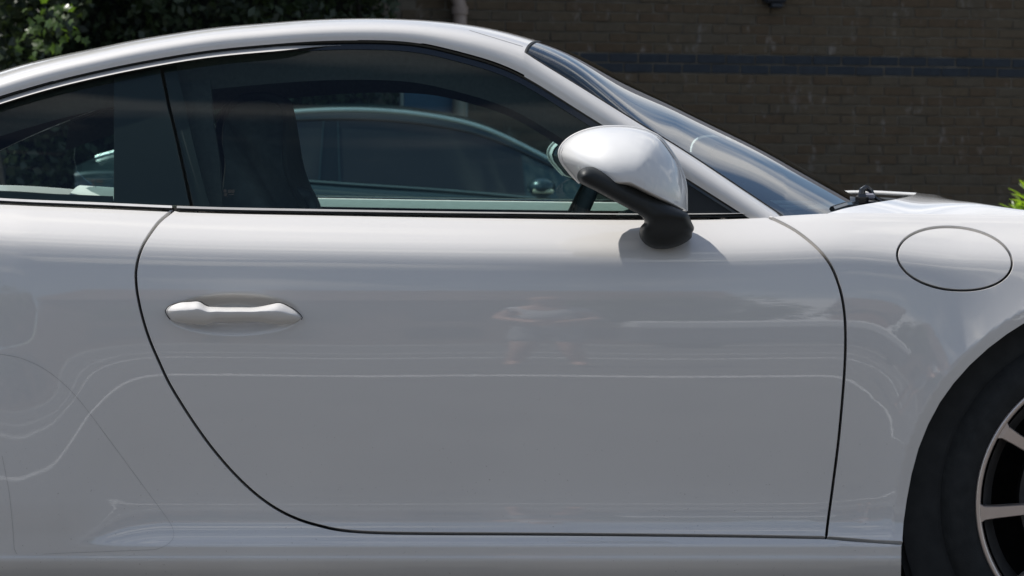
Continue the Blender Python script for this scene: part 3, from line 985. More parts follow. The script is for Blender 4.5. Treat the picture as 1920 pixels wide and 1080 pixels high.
# wiper arm and its pivot cap on the cowl
wmb = MB()
w0 = P_at(1634, 372, 5.62)
pv = [P_at(1612, 384, 5.60), P_at(1617, 356, 5.61), P_at(1624, 352, 5.62), P_at(1632, 357, 5.62), P_at(1641, 371, 5.62), P_at(1655, 380, 5.60)]
wmb.tube([pv[0], pv[1], pv[2]], 0.007, 6); wmb.tube([pv[2], pv[3], pv[4], pv[5]], [0.008, 0.006, 0.004, 0.003], 6)
wmb.cbox(P_at(1604, 386, 5.56), P_at(1618, 363, 5.66) + np.array([0, 0, 0]), 0.006)
wmb.cbox(P_at(1618, 384, 5.58), P_at(1634, 376, 5.66), 0.003)
wmb.tube([P_at(1606, 382, 5.55) , P_at(1585, 384, 5.45), P_at(1560, 392, 5.35)], 0.006, 6)
w = wmb.build("wiper_arm", BLACK_GL, car)
pol = MB(); pol.cbox(P_at(1621, 374, 5.60), P_at(1636, 362, 5.64), 0.004)
pol.build("wiper_pivot_cap", mat("grey_plastic_cap", (0.30, 0.30, 0.34), rough=0.3, coat=0.3, var=0.05), car)

# ---- side glazing
T = lambda u: Lc(u) + np.where(u < 620, 11.5, 11.5) + 0.0
quarter_glass = [(u, float(T(u))) for u in np.linspace(-60, 298, 40)] + [(312, 190), (329, 262), (345, 335), (357, 388)] + [(u, float(belt(u)) - 6) for u in np.linspace(340, -40, 30)] + [(-66, 352), (-84, 330), (-88, 300), (-78, 255)]
V, F, N = panel_geo(quarter_glass, glass_y, g=0.5, step=14, lip=0.003, round_=0.6); qg, qg_far = both("quarter_window", V, F, N, GLASS, car)
dl = [(303, float(T(303)))] + [(u, float(T(u))) for u in np.linspace(330, 1262, 80)] + [(1285, 402)] + [(u, float(belt(u)) - 6) for u in np.linspace(1270, 364, 60)] + [(350, 335), (334, 262), (317, 190)]
V, F, N = panel_geo(dl, glass_y, g=0.5, step=14, lip=0.003, round_=0.6); dg, dg_far = both("door_window", V, F, N, GLASS, car)
# mirror sail: black triangle in the front corner of the window
sail = [(1252, float(T(1252)) - 6)] + [(u, float(Lc(u)) + 5) for u in np.linspace(1270, 1388, 14)] + [(1396, 403), (1278, 403)]
V, F, N = panel_geo(sail, lambda u, v: glass_y(u, v) - 0.003, g=0.2, step=10, lip=0.004); both("mirror_sail", V, F, N, BLACK_PL, car)
# black printed borders inside the quarter window
fr = [(213, float(T(213)) + 2), (299, float(T(299)) + 2), (313, 190), (330, 262), (346, 335), (356, 386), (213, 381)]
V, F, N = panel_geo(fr, lambda u, v: glass_y(u, v) + 0.004, g=0.2, step=14, lip=0.002); link("window_border", mesh_raw("window_border", V, F, N), car, FRIT)
rim = [(u, float(T(u)) + 1) for u in np.linspace(-80, 212, 30)] + [(212, float(T(212)) + 14)] + [(u, float(T(u)) + 16) for u in np.linspace(205, -40, 24)] + [(-62, 290), (-60, 335), (-20, 358)] + [(u, float(belt(u)) - 22) for u in np.linspace(0, 212, 20)] + [(212, 380)] + [(u, float(belt(u)) - 6) for u in np.linspace(205, -40, 20)] + [(-66, 352), (-86, 325), (-86, 270)]
V, F, N = panel_geo(rim, lambda u, v: glass_y(u, v) + 0.004, g=0.2, step=8, lip=0.002, dens=5); both("window_border", V, F, N, FRIT, car, far=False)
# door glass rear guide, slightly lighter
gd = [(306, float(T(306)) + 8), (330, float(T(330)) + 8), (346, 190), (362, 262), (380, 335), (396, 394), (362, 392), (351, 335), (335, 262), (318, 190)]
V, F, N = panel_geo(gd, lambda u, v: glass_y(u, v) + 0.012, g=0.2, step=10, lip=0.003); both("window_guide", V, F, N, mat("guide_rubber", (0.022, 0.026, 0.025), rough=0.6, var=0.1), car)
# black seal round the top of the windows, with a painted drip ledge
def curve_strip(us, f0, f1, y0, y1, nq=6):
    def fn(u, q):
        v = f0(u) + (f1(u) - f0(u)) * q
        return P_at(u, v, glass_y(u, v) + y0 + (y1 - y0) * q)
    return surf_geo(fn, us, np.linspace(0, 1, nq), facing=(0, -1, 0.1))
us_top = np.linspace(-86, 1400, 170)
V, F, N = curve_strip(us_top, lambda u: Lc(u) - 2, lambda u: Lc(u) + 6, -0.010, -0.002); both("window_seal", V, F, N, RUBBER, car)
V, F, N = curve_strip(us_top, lambda u: Lc(u) + 4, lambda u: Lc(u) + 17, -0.004, -0.0015); both("window_seal", V, F, N, BLACK_GL, car)
def ledge(u, q):
    c = Lc(u) + 9.2 + 0.0 * u; w = 4.2 * sstep((640 - u) / 130.0) + 0.15
    v = c + (q * 2 - 1) * w
    return P_at(u, v, glass_y(u, v) - 0.0035 - 0.016 * q * sstep((640 - u) / 130.0))
V, F, N = surf_geo(ledge, np.linspace(-84, 640, 110), np.linspace(0, 1, 7), facing=(0, -1, .4)); both("drip_ledge", V, F, N, PAINT, car)
# waist mouldings: satin upper face over a black lip
def moulding(ua, ub):
    us = np.linspace(ua, ub, max(6, int((ub - ua) / 14)))
    f = sstep((us - ua) / 3.0)
    top = [P_at(u, float(belt(u)) - 6.0, float(ybelt(u)) - 0.002) for u in us]
    lo = [P_at(u, float(belt(u)) - 2.0, float(ybelt(u)) + 0.0005) for u in us]
    return tube_geo(top, 0.0029, 8), tube_geo(lo, 0.0026, 8)
for ua, ub, nm in ((-84, 322.5, "quarter_moulding"), (331.5, 1396, "door_moulding")):
    a, b = moulding(ua, ub)
    both(nm, *b, BLACK_PL, car)
    def face(u, q, ua=ua, ub=ub):
        k_ = 1.0 if ua < 0 else (0.95 - 0.55 * sstep((u - 420) / 900.0))
        return P_at(u, belt(u) - 8.6 + 4.4 * k_ * q, ybelt(u) + 0.0065 - 0.0105 * q)
    a = surf_geo(face, np.linspace(ua, ub, 90), np.linspace(0, 1, 5), facing=(0, -.4, 1))
    both(nm, *a, SATIN if nm == "quarter_moulding" else mat("dark_satin_trim", (0.42, 0.42, 0.42), rough=0.35, metal=0.2, var=0.06), car)

# ---- door handle
h_top = smoothfit([(311, 582), (315, 576.5), (322, 572), (335, 568), (350, 566.3), (365, 565.4), (372, 565.6), (377, 567.5), (382, 571), (388, 574), (396, 575.4), (415, 576), (450, 576.2), (478, 576), (492, 574), (505, 571.4), (516, 569),
                   (524, 568.4), (535, 572), (548, 579), (558, 586), (565.5, 595)], 0.3, step=3.0)
h_bot = smoothfit([(311, 583), (314, 590), (320, 598), (330, 603.3), (345, 606.3), (360, 608.3), (378, 609.4), (392, 608.6), (402, 605.6), (412, 604.6), (440, 604.4), (480, 604.6), (492, 605.4), (505, 607.2), (520, 608.3), (538, 607.2), (552, 604.3), (561, 600.5), (565.5, 596)], 0.3, step=3.0)
h_y0 = float(body_y(np.array(440.0), np.array(645.0)))
def handleP(u, f):
    vt, vb = h_top(u), h_bot(u)
    tt = np.clip((u - 311.0) / 254.5, 0, 1)
    endr = np.power(np.clip(1 - np.abs(2 * tt - 1) ** 5.0, 0, 1), 0.55)
    fc = 0.30 + 0.12 * sstep((u - 480) / 60.0) + 0.10 * sstep((395 - u) / 60.0)
    lo_ = np.power(np.clip(1 - np.power(np.clip(1 - f / fc, 0, 1), 1.3), 0, 1), 1 / 1.25)
    hi_ = np.power(np.clip(1 - np.power(np.clip((f - fc) / (1 - fc), 0, 1), 1.9), 0, 1), 1 / 1.7)
    prof = np.where(f < fc, lo_, hi_)
    v = vt + (vb - vt) * f
    base = h_y0 + 0.004 - 0.010 * endr
    return P_at(u, v, base - 0.020 * endr * prof)
fs_ = 0.5 - 0.5 * np.cos(np.linspace(0, math.pi, 46))
us_h = 311.3 + 253.9 * (0.5 - 0.5 * np.cos(np.linspace(0.02, math.pi - 0.02, 120)))
V, F, N = surf_geo(handleP, us_h, fs_, facing=(0, -1, 0), eps=(0.8, 0.008))
both("door_handle", V, F, N, PAINT, door, far_parent=door_far)

for pth in ([(392, 574.6), (384, 571), (378, 566.6), (372, 564.6), (355, 565), (335, 567.2), (321, 571.6), (313.5, 577), (309.8, 582.5), (313, 591), (319, 599)],
            [(505, 570.4), (516, 568), (524, 567.4), (536, 571.2), (549, 578.2), (560, 586.6), (567, 595.5), (565, 599.5)]):
    pth = catmull(pth, 4)
    V, F, N = tube_geo([P_at(a_, b_, h_y0 - 0.0035) for a_, b_ in pth], 0.0009, 6)
    both("handle_shadow_line", V, F, N, RUBBER, door, far_parent=door_far)  # thin dark tubes drawn as the shadow gap round the handle ends

# ---- door mirrors
capo = catmull([(1049, 288), (1053, 275), (1063, 263), (1080, 252), (1101, 244), (1125, 239), (1150, 237.5), (1180, 238.5), (1205, 243), (1222, 249), (1238, 259), (1254, 279), (1268, 301),
                (1278, 323), (1285, 350), (1288, 376), (1287, 397), (1278, 396), (1262, 391), (1230, 377), (1180, 356), (1120, 352), (1088, 344), (1074, 329), (1062, 315), (1053, 302), (1049, 288)], 5)[:-1]
cc = np.array([1182.0, 340.0]); cb = densify(capo, 5.0)
ks = np.concatenate([[0.012], np.linspace(0.05, 1, 36)])
Yr = 5.03
def cap_pt(kk, b):
    kk = np.asarray(kk)[..., None]
    pnt = cc + (b - cc) * kk
    kk = kk[..., 0]
    return P_at(pnt[..., 0], pnt[..., 1], Yr - 0.140 * np.power(np.clip(1 - kk ** 2.4, 0, 1), 0.74) + 0.0 * kk)
nb = len(cb)
Vc = np.concatenate([cap_pt(np.full(nb, k_), cb) for k_ in ks]); m_ = len(ks)
Fc = [(i * nb + j, i * nb + (j + 1) % nb, (i + 1) * nb + (j + 1) % nb, (i + 1) * nb + j) for i in range(m_ - 1) for j in range(nb)]
Fc.append(tuple(range(nb)))
# closed inboard side with a shallower dome
ks2 = np.linspace(1.0, 0.93, 4)[1:]
for k_ in ks2:
    pnt = cc + (cb - cc) * k_
    Vc = np.concatenate([Vc, P_at(pnt[:, 0], pnt[:, 1], Yr + 0.020 * (1 - k_) / 0.07 + 0.004)])
s_ = (m_ - 1) * nb
for i in range(len(ks2)):
    for j in range(nb):
        Fc.append((s_ + i * nb + j, s_ + i * nb + (j + 1) % nb, s_ + (i + 1) * nb + (j + 1) % nb, s_ + (i + 1) * nb + j))
f = Fc[10 * nb]
if np.dot(np.cross(Vc[f[1]] - Vc[f[0]], Vc[f[2]] - Vc[f[0]]), C0 - Vc[f[0]]) < 0: Fc = [tuple(reversed(f)) for f in Fc]
def smooth_norm(V, F):
    N = np.zeros_like(V)
    for f in F:
        n = np.cross(V[f[1]] - V[f[0]], V[f[2]] - V[f[0]])
        if len(f) == 4: n = n + np.cross(V[f[2]] - V[f[0]], V[f[3]] - V[f[0]])
        for i in f: N[i] += n
    return N / (np.linalg.norm(N, axis=1)[:, None] + 1e-12)
Fc = [f for f in Fc if len(f) == 4]
Vc = np.concatenate([Vc, [cap_pt(np.array([0.0]), cc[None])[0]]]); ic = len(Vc) - 1
Fc += [((j + 1) % nb, j, ic) if True else None for j in range(nb)]
f = Fc[-1]
if np.dot(np.cross(Vc[f[1]] - Vc[f[0]], Vc[f[2]] - Vc[f[0]]), C0 - Vc[f[0]]) < 0: Fc = [tuple(reversed(f)) if len(f) == 3 else f for f in Fc]
mir, mir_far = both("wing_mirror", Vc, Fc, smooth_norm(Vc, Fc), PAINT_M, car)
# bezel round the rear opening (traced double line on the left edge) and the glass inside it
rim_px = catmull([(1287, 396), (1286, 352), (1279, 324), (1269, 302), (1255, 280), (1239, 260), (1222, 250), (1205, 244), (1180, 239.5), (1150, 238.5), (1125, 240), (1101, 245), (1080, 253), (1063, 264), (1053, 276), (1049.5, 288), (1053, 302), (1062, 315), (1074, 329), (1088, 343)], 6)
pts = [P_at(a - 0.5, b - 0.5, Yr + 0.006) for a, b in rim_px]
V, F, N = tube_geo(pts, 0.0034, 8); both("mirror_bezel", V, F, N, PAINT, mir, far_parent=mir_far)
pts = [cap_pt(np.array([0.975]), np.array([[a, b]]))[0] + np.array([0, -0.0004, 0]) for a, b in rim_px[len(rim_px) // 4:]]
V, F, N = tube_geo(pts, 0.0006, 5); both("mirror_seam", V, F, N, mat("seam_grey", (0.2, 0.2, 0.2), rough=0.7, var=0.1), mir, far_parent=mir_far)
kb = np.array([0.925, 0.88, 0.8, 0.68, 0.5, 0.3, 0.1]); yb_k = np.array([0.020, 0.028, 0.040, 0.052, 0.062, 0.066, 0.067])
Pg = np.concatenate([P_at(cc[0] + (cb[:, 0] - cc[0]) * k_, cc[1] + (cb[:, 1] - cc[1]) * k_, np.full(nb, Yr + y_)) for k_, y_ in zip(kb, yb_k)])
F2 = [(i * nb + j, i * nb + (j + 1) % nb, (i + 1) * nb + (j + 1) % nb, (i + 1) * nb + j) for i in range(len(kb) - 1) for j in range(nb)] + [tuple(range((len(kb) - 1) * nb, len(kb) * nb))]
f = F2[3 * nb]
if np.cross(Pg[f[1]] - Pg[f[0]], Pg[f[2]] - Pg[f[0]])[1] < 0: F2 = [tuple(reversed(f)) for f in F2]
both("mirror_back", Pg, F2, None, BLACK_GL, mir, smooth=True, far_parent=mir_far)
arm = catmull([(1083, 333), (1085, 324), (1092, 316.5), (1104, 312.5), (1120, 315), (1150, 329), (1180, 345), (1205, 357), (1230, 369.5), (1262, 387), (1280, 395), (1289, 400), (1294, 409), (1297, 417), (1301, 425), (1301, 431),
               (1297.5, 437), (1297, 445), (1285, 455), (1265, 463.5), (1245, 467), (1225, 465.5), (1210, 457.5), (1202.5, 446), (1202, 432), (1206, 424), (1211, 419), (1209.5, 412), (1203, 405),
               (1185, 395), (1150, 376), (1120, 359.5), (1097, 348), (1087, 341), (1083, 333)], 3)[:-1]
def arm_y(u, v):
    t_ = np.clip((np.asarray(u, float) - 1088) / 130.0, 0, 1)
    lowr = sstep((np.asarray(v, float) - 400) / 55.0)
    return 4.905 + 0.045 * t_ + 0.056 * lowr
V, F, N = pillow_geo(arm, arm_y, 0.036, 19.0, step=3.5, dens=3.5, back=0.06, power=2.0)
both("mirror_arm", V, F, N, BLACK_PL, mir, far_parent=mir_far)

# ---- wheels
wy = float(body_y(np.array(1900.0), np.array(640.0))) + 0.028
def wheel(px, label=None):
    c = P_at(px[0], px[1], wy)
    R = float(c[2]) - 0.002
    t = MB()
    prof = [(0.262, 0.030), (0.266, 0.010), (0.274, 0.004), (0.290, -0.004), (0.310, -0.005), (0.322, 0.002), (R - 0.006, 0.014), (R, 0.028), (R, 0.09), (R - 0.003, 0.094), (R - 0.003, 0.10), (R, 0.104), (R, 0.17), (R - 0.02, 0.22), (0.27, 0.225)]
    t.lathe(prof, c, 1, 96)
    r = MB()
    r.lathe([(0.2725, 0.012), (0.2735, 0.004), (0.271, 0.000), (0.2655, 0.001), (0.2625, 0.006), (0.2585, 0.03), (0.252, 0.16)], c, 1, 120)
    parts = [("tyre", t, TYRE), ("rim", r, RIMM)]
    spk = []
    for k in range(10):
        a = math.radians(180 + 4.6 + 36 * k)
        ca, sa = math.cos(a), -math.sin(a)
        # note: image y is down, world z is up
        d = np.array([ca, 0, math.sin(-a) * -1.0]); d = np.array([math.cos(a), 0, -math.sin(a) * -1.0])
        d = np.array([math.cos(a), 0, math.sin(a)]); n = np.array([-d[2], 0, d[0]])
        s = MB(); Vs = []; Fs = []
        st = [(0.2640, 0.0190, 0.0030), (0.2560, 0.0135, 0.0025), (0.235, 0.0118, 0.004), (0.17, 0.0098, 0.012), (0.10, 0.0105, 0.022), (0.04, 0.014, 0.026)]
        for rr_, hw, dy in st:
            b = c + d * rr_
            for off, dd in ((-1.0, 0.026), (-1.0, 0.0025), (-0.86, 0.0), (0.86, 0.0), (1.0, 0.0025), (1.0, 0.026)):
                Vs.append(b + n * hw * off + np.array([0, dy + dd, 0]))
        for i in range(len(st) - 1):
            for j in range(5):
                Fs.append((i * 6 + j, i * 6 + j + 1, (i + 1) * 6 + j + 1, (i + 1) * 6 + j))
        V_ = np.array(Vs); f0 = Fs[2]
        if np.cross(V_[f0[1]] - V_[f0[0]], V_[f0[2]] - V_[f0[0]])[1] > 0: Fs = [tuple(reversed(f)) for f in Fs]
        s.add(Vs, Fs); spk.append(s)
    hub = MB(); hub.lathe([(0.0, 0.014), (0.035, 0.014), (0.042, 0.018), (0.05, 0.03), (0.06, 0.05)], c, 1, 40)
    disc = MB(); disc.lathe([(0.09, 0.085), (0.175, 0.085), (0.175, 0.115), (0.09, 0.115)], c, 1, 64)
    disc.lathe([(0.03, 0.075), (0.09, 0.08), (0.09, 0.12)], c, 1, 40)
    inn = MB(); inn.lathe([(0.256, 0.02), (0.236, 0.045), (0.230, 0.12), (0.236, 0.19)], c, 1, 64)
    for side in (0, 1):
        f_ = (lambda m_: mirror_mb(m_)) if side else (lambda m_: m_)
        ty = f_(t).build("wheel", TYRE, car, smooth=True)
        f_(r).build("rim", RIMM, ty, smooth=True)
        for s in spk: f_(s).build("spoke", RIMM, ty)
        f_(hub).build("hub_cap", RIMM, ty, smooth=True)
        f_(disc).build("brake_disc", DARKMETAL, ty)
        f_(inn).build("rim_barrel", DARKMETAL, ty, smooth=True)
    return c
cF = wheel(FW); cR = wheel(RW)
# arch liners
for c, r in ((cF, 0.415), (cR, 0.40)):
    lin = MB(); n = 40; Vs = []; Fs = []
    for i in range(n + 1):
        a = math.radians(-25 + 230 * i / n)
        for yy in (0.004, 0.34):
            Vs.append((c[0] + r * math.cos(a), c[1] + yy, c[2] + r * math.sin(a)))
    for i in range(n): Fs.append((2 * i, 2 * i + 1, 2 * i + 3, 2 * i + 2))
    lin.add(Vs, Fs)
    Vs = []
    for i in range(n + 1):
        a = math.radians(-40 + 260 * i / n)
        for rr_, yy in ((0.330, 0.020), (0.345, 0.015), (r + 0.012, 0.014)):
            Vs.append((c[0] + rr_ * math.cos(a), c[1] + yy, c[2] + rr_ * math.sin(a)))
    lin.add(Vs, [f for i in range(n) for f in ((3 * i, 3 * i + 1, 3 * i + 4, 3 * i + 3), (3 * i + 1, 3 * i + 2, 3 * i + 5, 3 * i + 4))])  # ring-shaped flange added to lighten the dark gap round the tyre
    Vs = [(c[0], c[1] + 0.34, c[2])] + [(c[0] + (r + 0.02) * math.cos(2 * math.pi * i / 40), c[1] + 0.34, c[2] + (r + 0.02) * math.sin(2 * math.pi * i / 40)) for i in range(40)]
    lin.add(Vs, [(0, 1 + i, 1 + (i + 1) % 40) for i in range(40)])
    lin.build("arch_liner", LINER, car); mirror_mb(lin).build("arch_liner", LINER, car)

# ---- cabin: tub, linings, seats, dashboard, steering wheel
tub = MB()
ya, yb = 5.24, 2 * YC - 5.24
tub.add([(-1.42, ya, .22), (.95, ya, .22), (.95, yb, .22), (-1.42, yb, .22)], [(0, 1, 2, 3)])
tub.add([(-1.42, ya, .22), (-1.42, yb, .22), (-1.50, yb, .80), (-1.50, ya, .80)], [(0, 1, 2, 3)])
tub.add([(-1.50, ya, .80), (-1.50, yb, .80), (-1.05, yb, .76), (-1.05, ya, .76)], [(0, 1, 2, 3)])
tub.add([(.95, ya, .22), (.95, yb, .22), (.80, yb, .83), (.80, ya, .83)], [(0, 1, 2, 3)])
tub.build("cabin_floor", INNER, car)
side = MB()
us = np.linspace(-300, 1440, 60)
top = np.array([P_at(u, float(belt(u)) + 14, float(ybelt(u)) + 0.06) for u in us])
for i in range(len(us) - 1):
    a, b = top[i], top[i + 1]
    side.add([a, b, (b[0], ya, .22), (a[0], ya, .22)], [(0, 1, 2, 3)])
side.build("door_lining", INNER, car); mirror_mb(side).build("door_lining", INNER, car)
def sill(u, q):
    yb_ = ybelt(u)
    zt = P_at(u, belt(u) - 1.0, yb_)[..., 2] - 0.001
    return P_uyz(u, yb_ + 0.006 + 0.075 * q, zt + 0.002 - 0.020 * q ** 1.5)
V, F, N = surf_geo(sill, np.linspace(372, 1330, 70), np.linspace(0, 1, 6), facing=(0, .3, 1)); both("sill_trim", V, F, N, PALE, car)
def sill2(u, q):
    yb_ = ybelt(u)
    zt = P_at(u, belt(u) - 1.0, yb_)[..., 2] + 0.010
    return P_uyz(u, yb_ + 0.016 + 0.085 * q, zt - 0.030 * q ** 1.5 - 0.002)
V, F, N = surf_geo(sill2, np.linspace(-82, 370, 40), np.linspace(0, 1, 6), facing=(0, .3, 1)); both("sill_trim", V, F, N, PALE, car)
# roof rail lining hangs below the window tops
def rail(u, q):
    v = Lc(u) + 12 + 62 * q
    return P_at(u, v, glass_y(u, v) + 0.022 + 0.05 * q)
V, F, N = surf_geo(rail, np.linspace(-80, 1300, 90), np.linspace(0, 1, 6), facing=(0, 1, 0)); both("roof_rail_lining", V, F, N, HEADLINER, car)
# B pillar linings (the far one is seen between the seats)
bp_px = [(282, 128), (392, 108), (400, 225), (412, 300), (418, 398), (322, 398), (300, 270)]
V, F, N = panel_geo(bp_px, lambda u, v: glass_y(u, v) + 0.055, g=0.2, step=20, lip=0.03); link("pillar_lining", mesh_raw("pillar_lining", V, F, N), car, HEADLINER)
yf_far = 2 * YC - 5.21
far_b = [P_at(u, v, yf_far) for u, v in ((452, 120), (512, 120), (520, 392), (458, 392))]
mbp = MB(); mbp.add(far_b + [p + np.array([0, 0.03, 0]) for p in far_b], [(0, 1, 2, 3), (7, 6, 5, 4), (0, 4, 5, 1), (3, 2, 6, 7), (1, 5, 6, 2), (0, 3, 7, 4)])
mbp.build("pillar_lining", HEADLINER, car)

def seat(yc, dx):
    """sports seat with one-piece backrest and headrest: outline in the car's side plane, given depth"""
    pr = catmull([(447, 392), (441, 360), (447, 300), (438, 262), (436, 222), (444, 196), (462, 180), (500, 174), (530, 180), (546, 198), (551, 240), (556, 300), (570, 345), (592, 392), (600, 470), (640, 560), (600, 640), (480, 640), (440, 520)], 8)
    pr = np.array(pr); W_ = 0.25
    root = None
    Vs = []; Fs = []; n = len(pr); st = [(-1.0, 0.80), (-0.94, 0.93), (-0.7, 1.0), (0.0, 0.965), (0.7, 1.0), (0.94, 0.93), (1.0, 0.80)]
    cpt = np.array([520.0, 420.0])
    yref = 5.55
    for t_, k_ in st:
        p = cpt + (pr - cpt) * (1 - (1 - k_) * 0.35)
        P = P_at(p[:, 0], p[:, 1], np.full(n, yref)); 
        head = np.clip((P[:, 2] - 0.98) / 0.1, 0, 1)
        P[:, 1] = yc + t_ * (W_ - 0.12 * head); P[:, 0] += dx
        Vs.append(P)
    Vs = np.concatenate(Vs)
    for i in range(len(st) - 1):
        for j in range(n): Fs.append((i * n + j, i * n + (j + 1) % n, (i + 1) * n + (j + 1) % n, (i + 1) * n + j))
    Fs.append(tuple(range(n))); Fs.append(tuple(reversed(range((len(st) - 1) * n, len(st) * n))))
    o = link("seat", mesh_raw("seat", Vs, Fs, None, True), car, LEATHER)
    cu_ = MB(); cu_.cbox((-0.40 + dx, yc - 0.24, 0.34), (0.12 + dx, yc + 0.24, 0.52), 0.05); cu_.build("seat_cushion", LEATHER, o)
    return o
seat(5.50, 0.0); seat(2 * YC - 5.50, -0.10)
# seat belt and pale seat shoulder low in the window
bl = MB()
p0 = [P_at(496, 392, 5.32), P_at(520, 372, 5.33), P_at(548, 362, 5.35), P_at(572, 368, 5.37), P_at(586, 392, 5.38)]
bl.tube(p0, [0.012, 0.016, 0.018, 0.016, 0.012], 8); bl.build("seat_bolster", mat("grey_leather", (0.075, 0.078, 0.078), rough=0.5, var=0.15, scale=60), car, smooth=True)
# dashboard
dash = MB()
def dashP(u, q):
    return P_at(u, 372 + 30 * q, 5.2 + 0 * q)
Dp = [(0.20, 0.78), (0.26, 0.855), (0.36, 0.888), (0.50, 0.885), (0.80, 0.845), (1.0, 0.83)]
Vs = []; ny = 14
for x_, z_ in Dp:
    for i in range(ny):
        y_ = ya - 0.03 + (yb - ya + 0.06) * i / (ny - 1)
        hump = 0.03 * math.exp(-((y_ - 5.53) / 0.14) ** 2) * math.exp(-((x_ - 0.34) / 0.12) ** 2)
        Vs.append((x_, y_, z_ + hump))
dash.add(Vs, grid_faces(len(Dp), ny)); dash.build("dashboard", mat("dash_leather", (0.045, 0.047, 0.05), rough=0.6, var=0.15, scale=50, bump=0.3, bscale=600), car, smooth=True)
pd = MB()
pd.cbox((0.46, 5.42, 0.888), (0.60, 5.60, 0.896), 0.003); pd.cbox((0.50, 5.46, 0.897), (0.62, 5.62, 0.903), 0.002)
pd.build("dash_papers", mat("paper", (0.55, 0.56, 0.56), rough=0.7, var=0.08), car)
sw = MB(); cs = np.array([0.10, 5.53, 0.80]); ax = np.array([-math.cos(math.radians(25)), 0, math.sin(math.radians(25))])
e1 = np.array([0, 1.0, 0]); e2 = np.cross(ax, e1)
sw.tube([cs + 0.182 * (e1 * math.cos(a) + e2 * math.sin(a)) for a in np.linspace(0, 2 * math.pi, 48, endpoint=False)], 0.016, 10, closed=True)
for a in (0, math.pi, -math.pi / 2): sw.tube([cs, cs + 0.178 * (e1 * math.cos(a) + e2 * math.sin(a))], 0.014, 8)
sw.tube([cs - ax * 0.25, cs - ax * 0.02], 0.03, 10); sw.build("steering_wheel", LEATHER, car, smooth=True)
clk = MB(); clk.lathe([(0.0, -0.02), (0.028, -0.02), (0.034, -0.012), (0.034, 0.03)], (0.48, YC, 0.905), 0, 32); clk.build("dash_clock", BLACK_GL, car, smooth=True)

# small printed approval marks on the glass (ring and lines, too small to read)
INK = mat("glass_print", (0.03, 0.03, 0.03), rough=0.6, var=0.02)
def stamp(u_, v_, sc_, parent):
    g = MB()
    def quad(a, b, w, h):
        q_ = [(u_ + sc_ * a, v_ + sc_ * b), (u_ + sc_ * (a + w), v_ + sc_ * b), (u_ + sc_ * (a + w), v_ + sc_ * (b + h)), (u_ + sc_ * a, v_ + sc_ * (b + h))]
        g.add([P_at(x, y, float(glass_y(np.array(x), np.array(y))) - 0.0016) for x, y in q_], [(0, 1, 2, 3)])
    for i in range(14):
        a0, a1 = 2 * math.pi * i / 14, 2 * math.pi * (i + 1) / 14
        for cx_, cy_, r_ in ((3, 3, 3), (4, 10, 3)):
            q_ = [(cx_ + r_ * math.cos(a0), cy_ + r_ * math.sin(a0)), (cx_ + r_ * math.cos(a1), cy_ + r_ * math.sin(a1)), (cx_ + (r_ - .8) * math.cos(a1), cy_ + (r_ - .8) * math.sin(a1)), (cx_ + (r_ - .8) * math.cos(a0), cy_ + (r_ - .8) * math.sin(a0))]
            g.add([P_at(u_ + sc_ * x, v_ + sc_ * y, float(glass_y(np.array(u_ + x), np.array(v_ + y))) - 0.0016) for x, y in q_], [(0, 1, 2, 3)])
    quad(2, 1.6, .7, 3); quad(3.6, 1.6, .7, 3); quad(2, 2.8, 2, .6); quad(3.2, 8.6, .7, 3); quad(4.6, 8.6, .7, 3)
    for a, b, w in ((9, 1, 9), (18.5, 1, 4), (9, 3.4, 13), (9, 5.6, 6), (16, 5.6, 5.5), (11, 9.6, 2), (14, 9.6, 7), (4, 14, 1.5), (7, 14, 1.5)):
        quad(a, b, w, 1.1)
    g.build("glass_marking", INK, parent)
stamp(171, 336, 1.0, qg); stamp(419, 355, 0.95, dg)

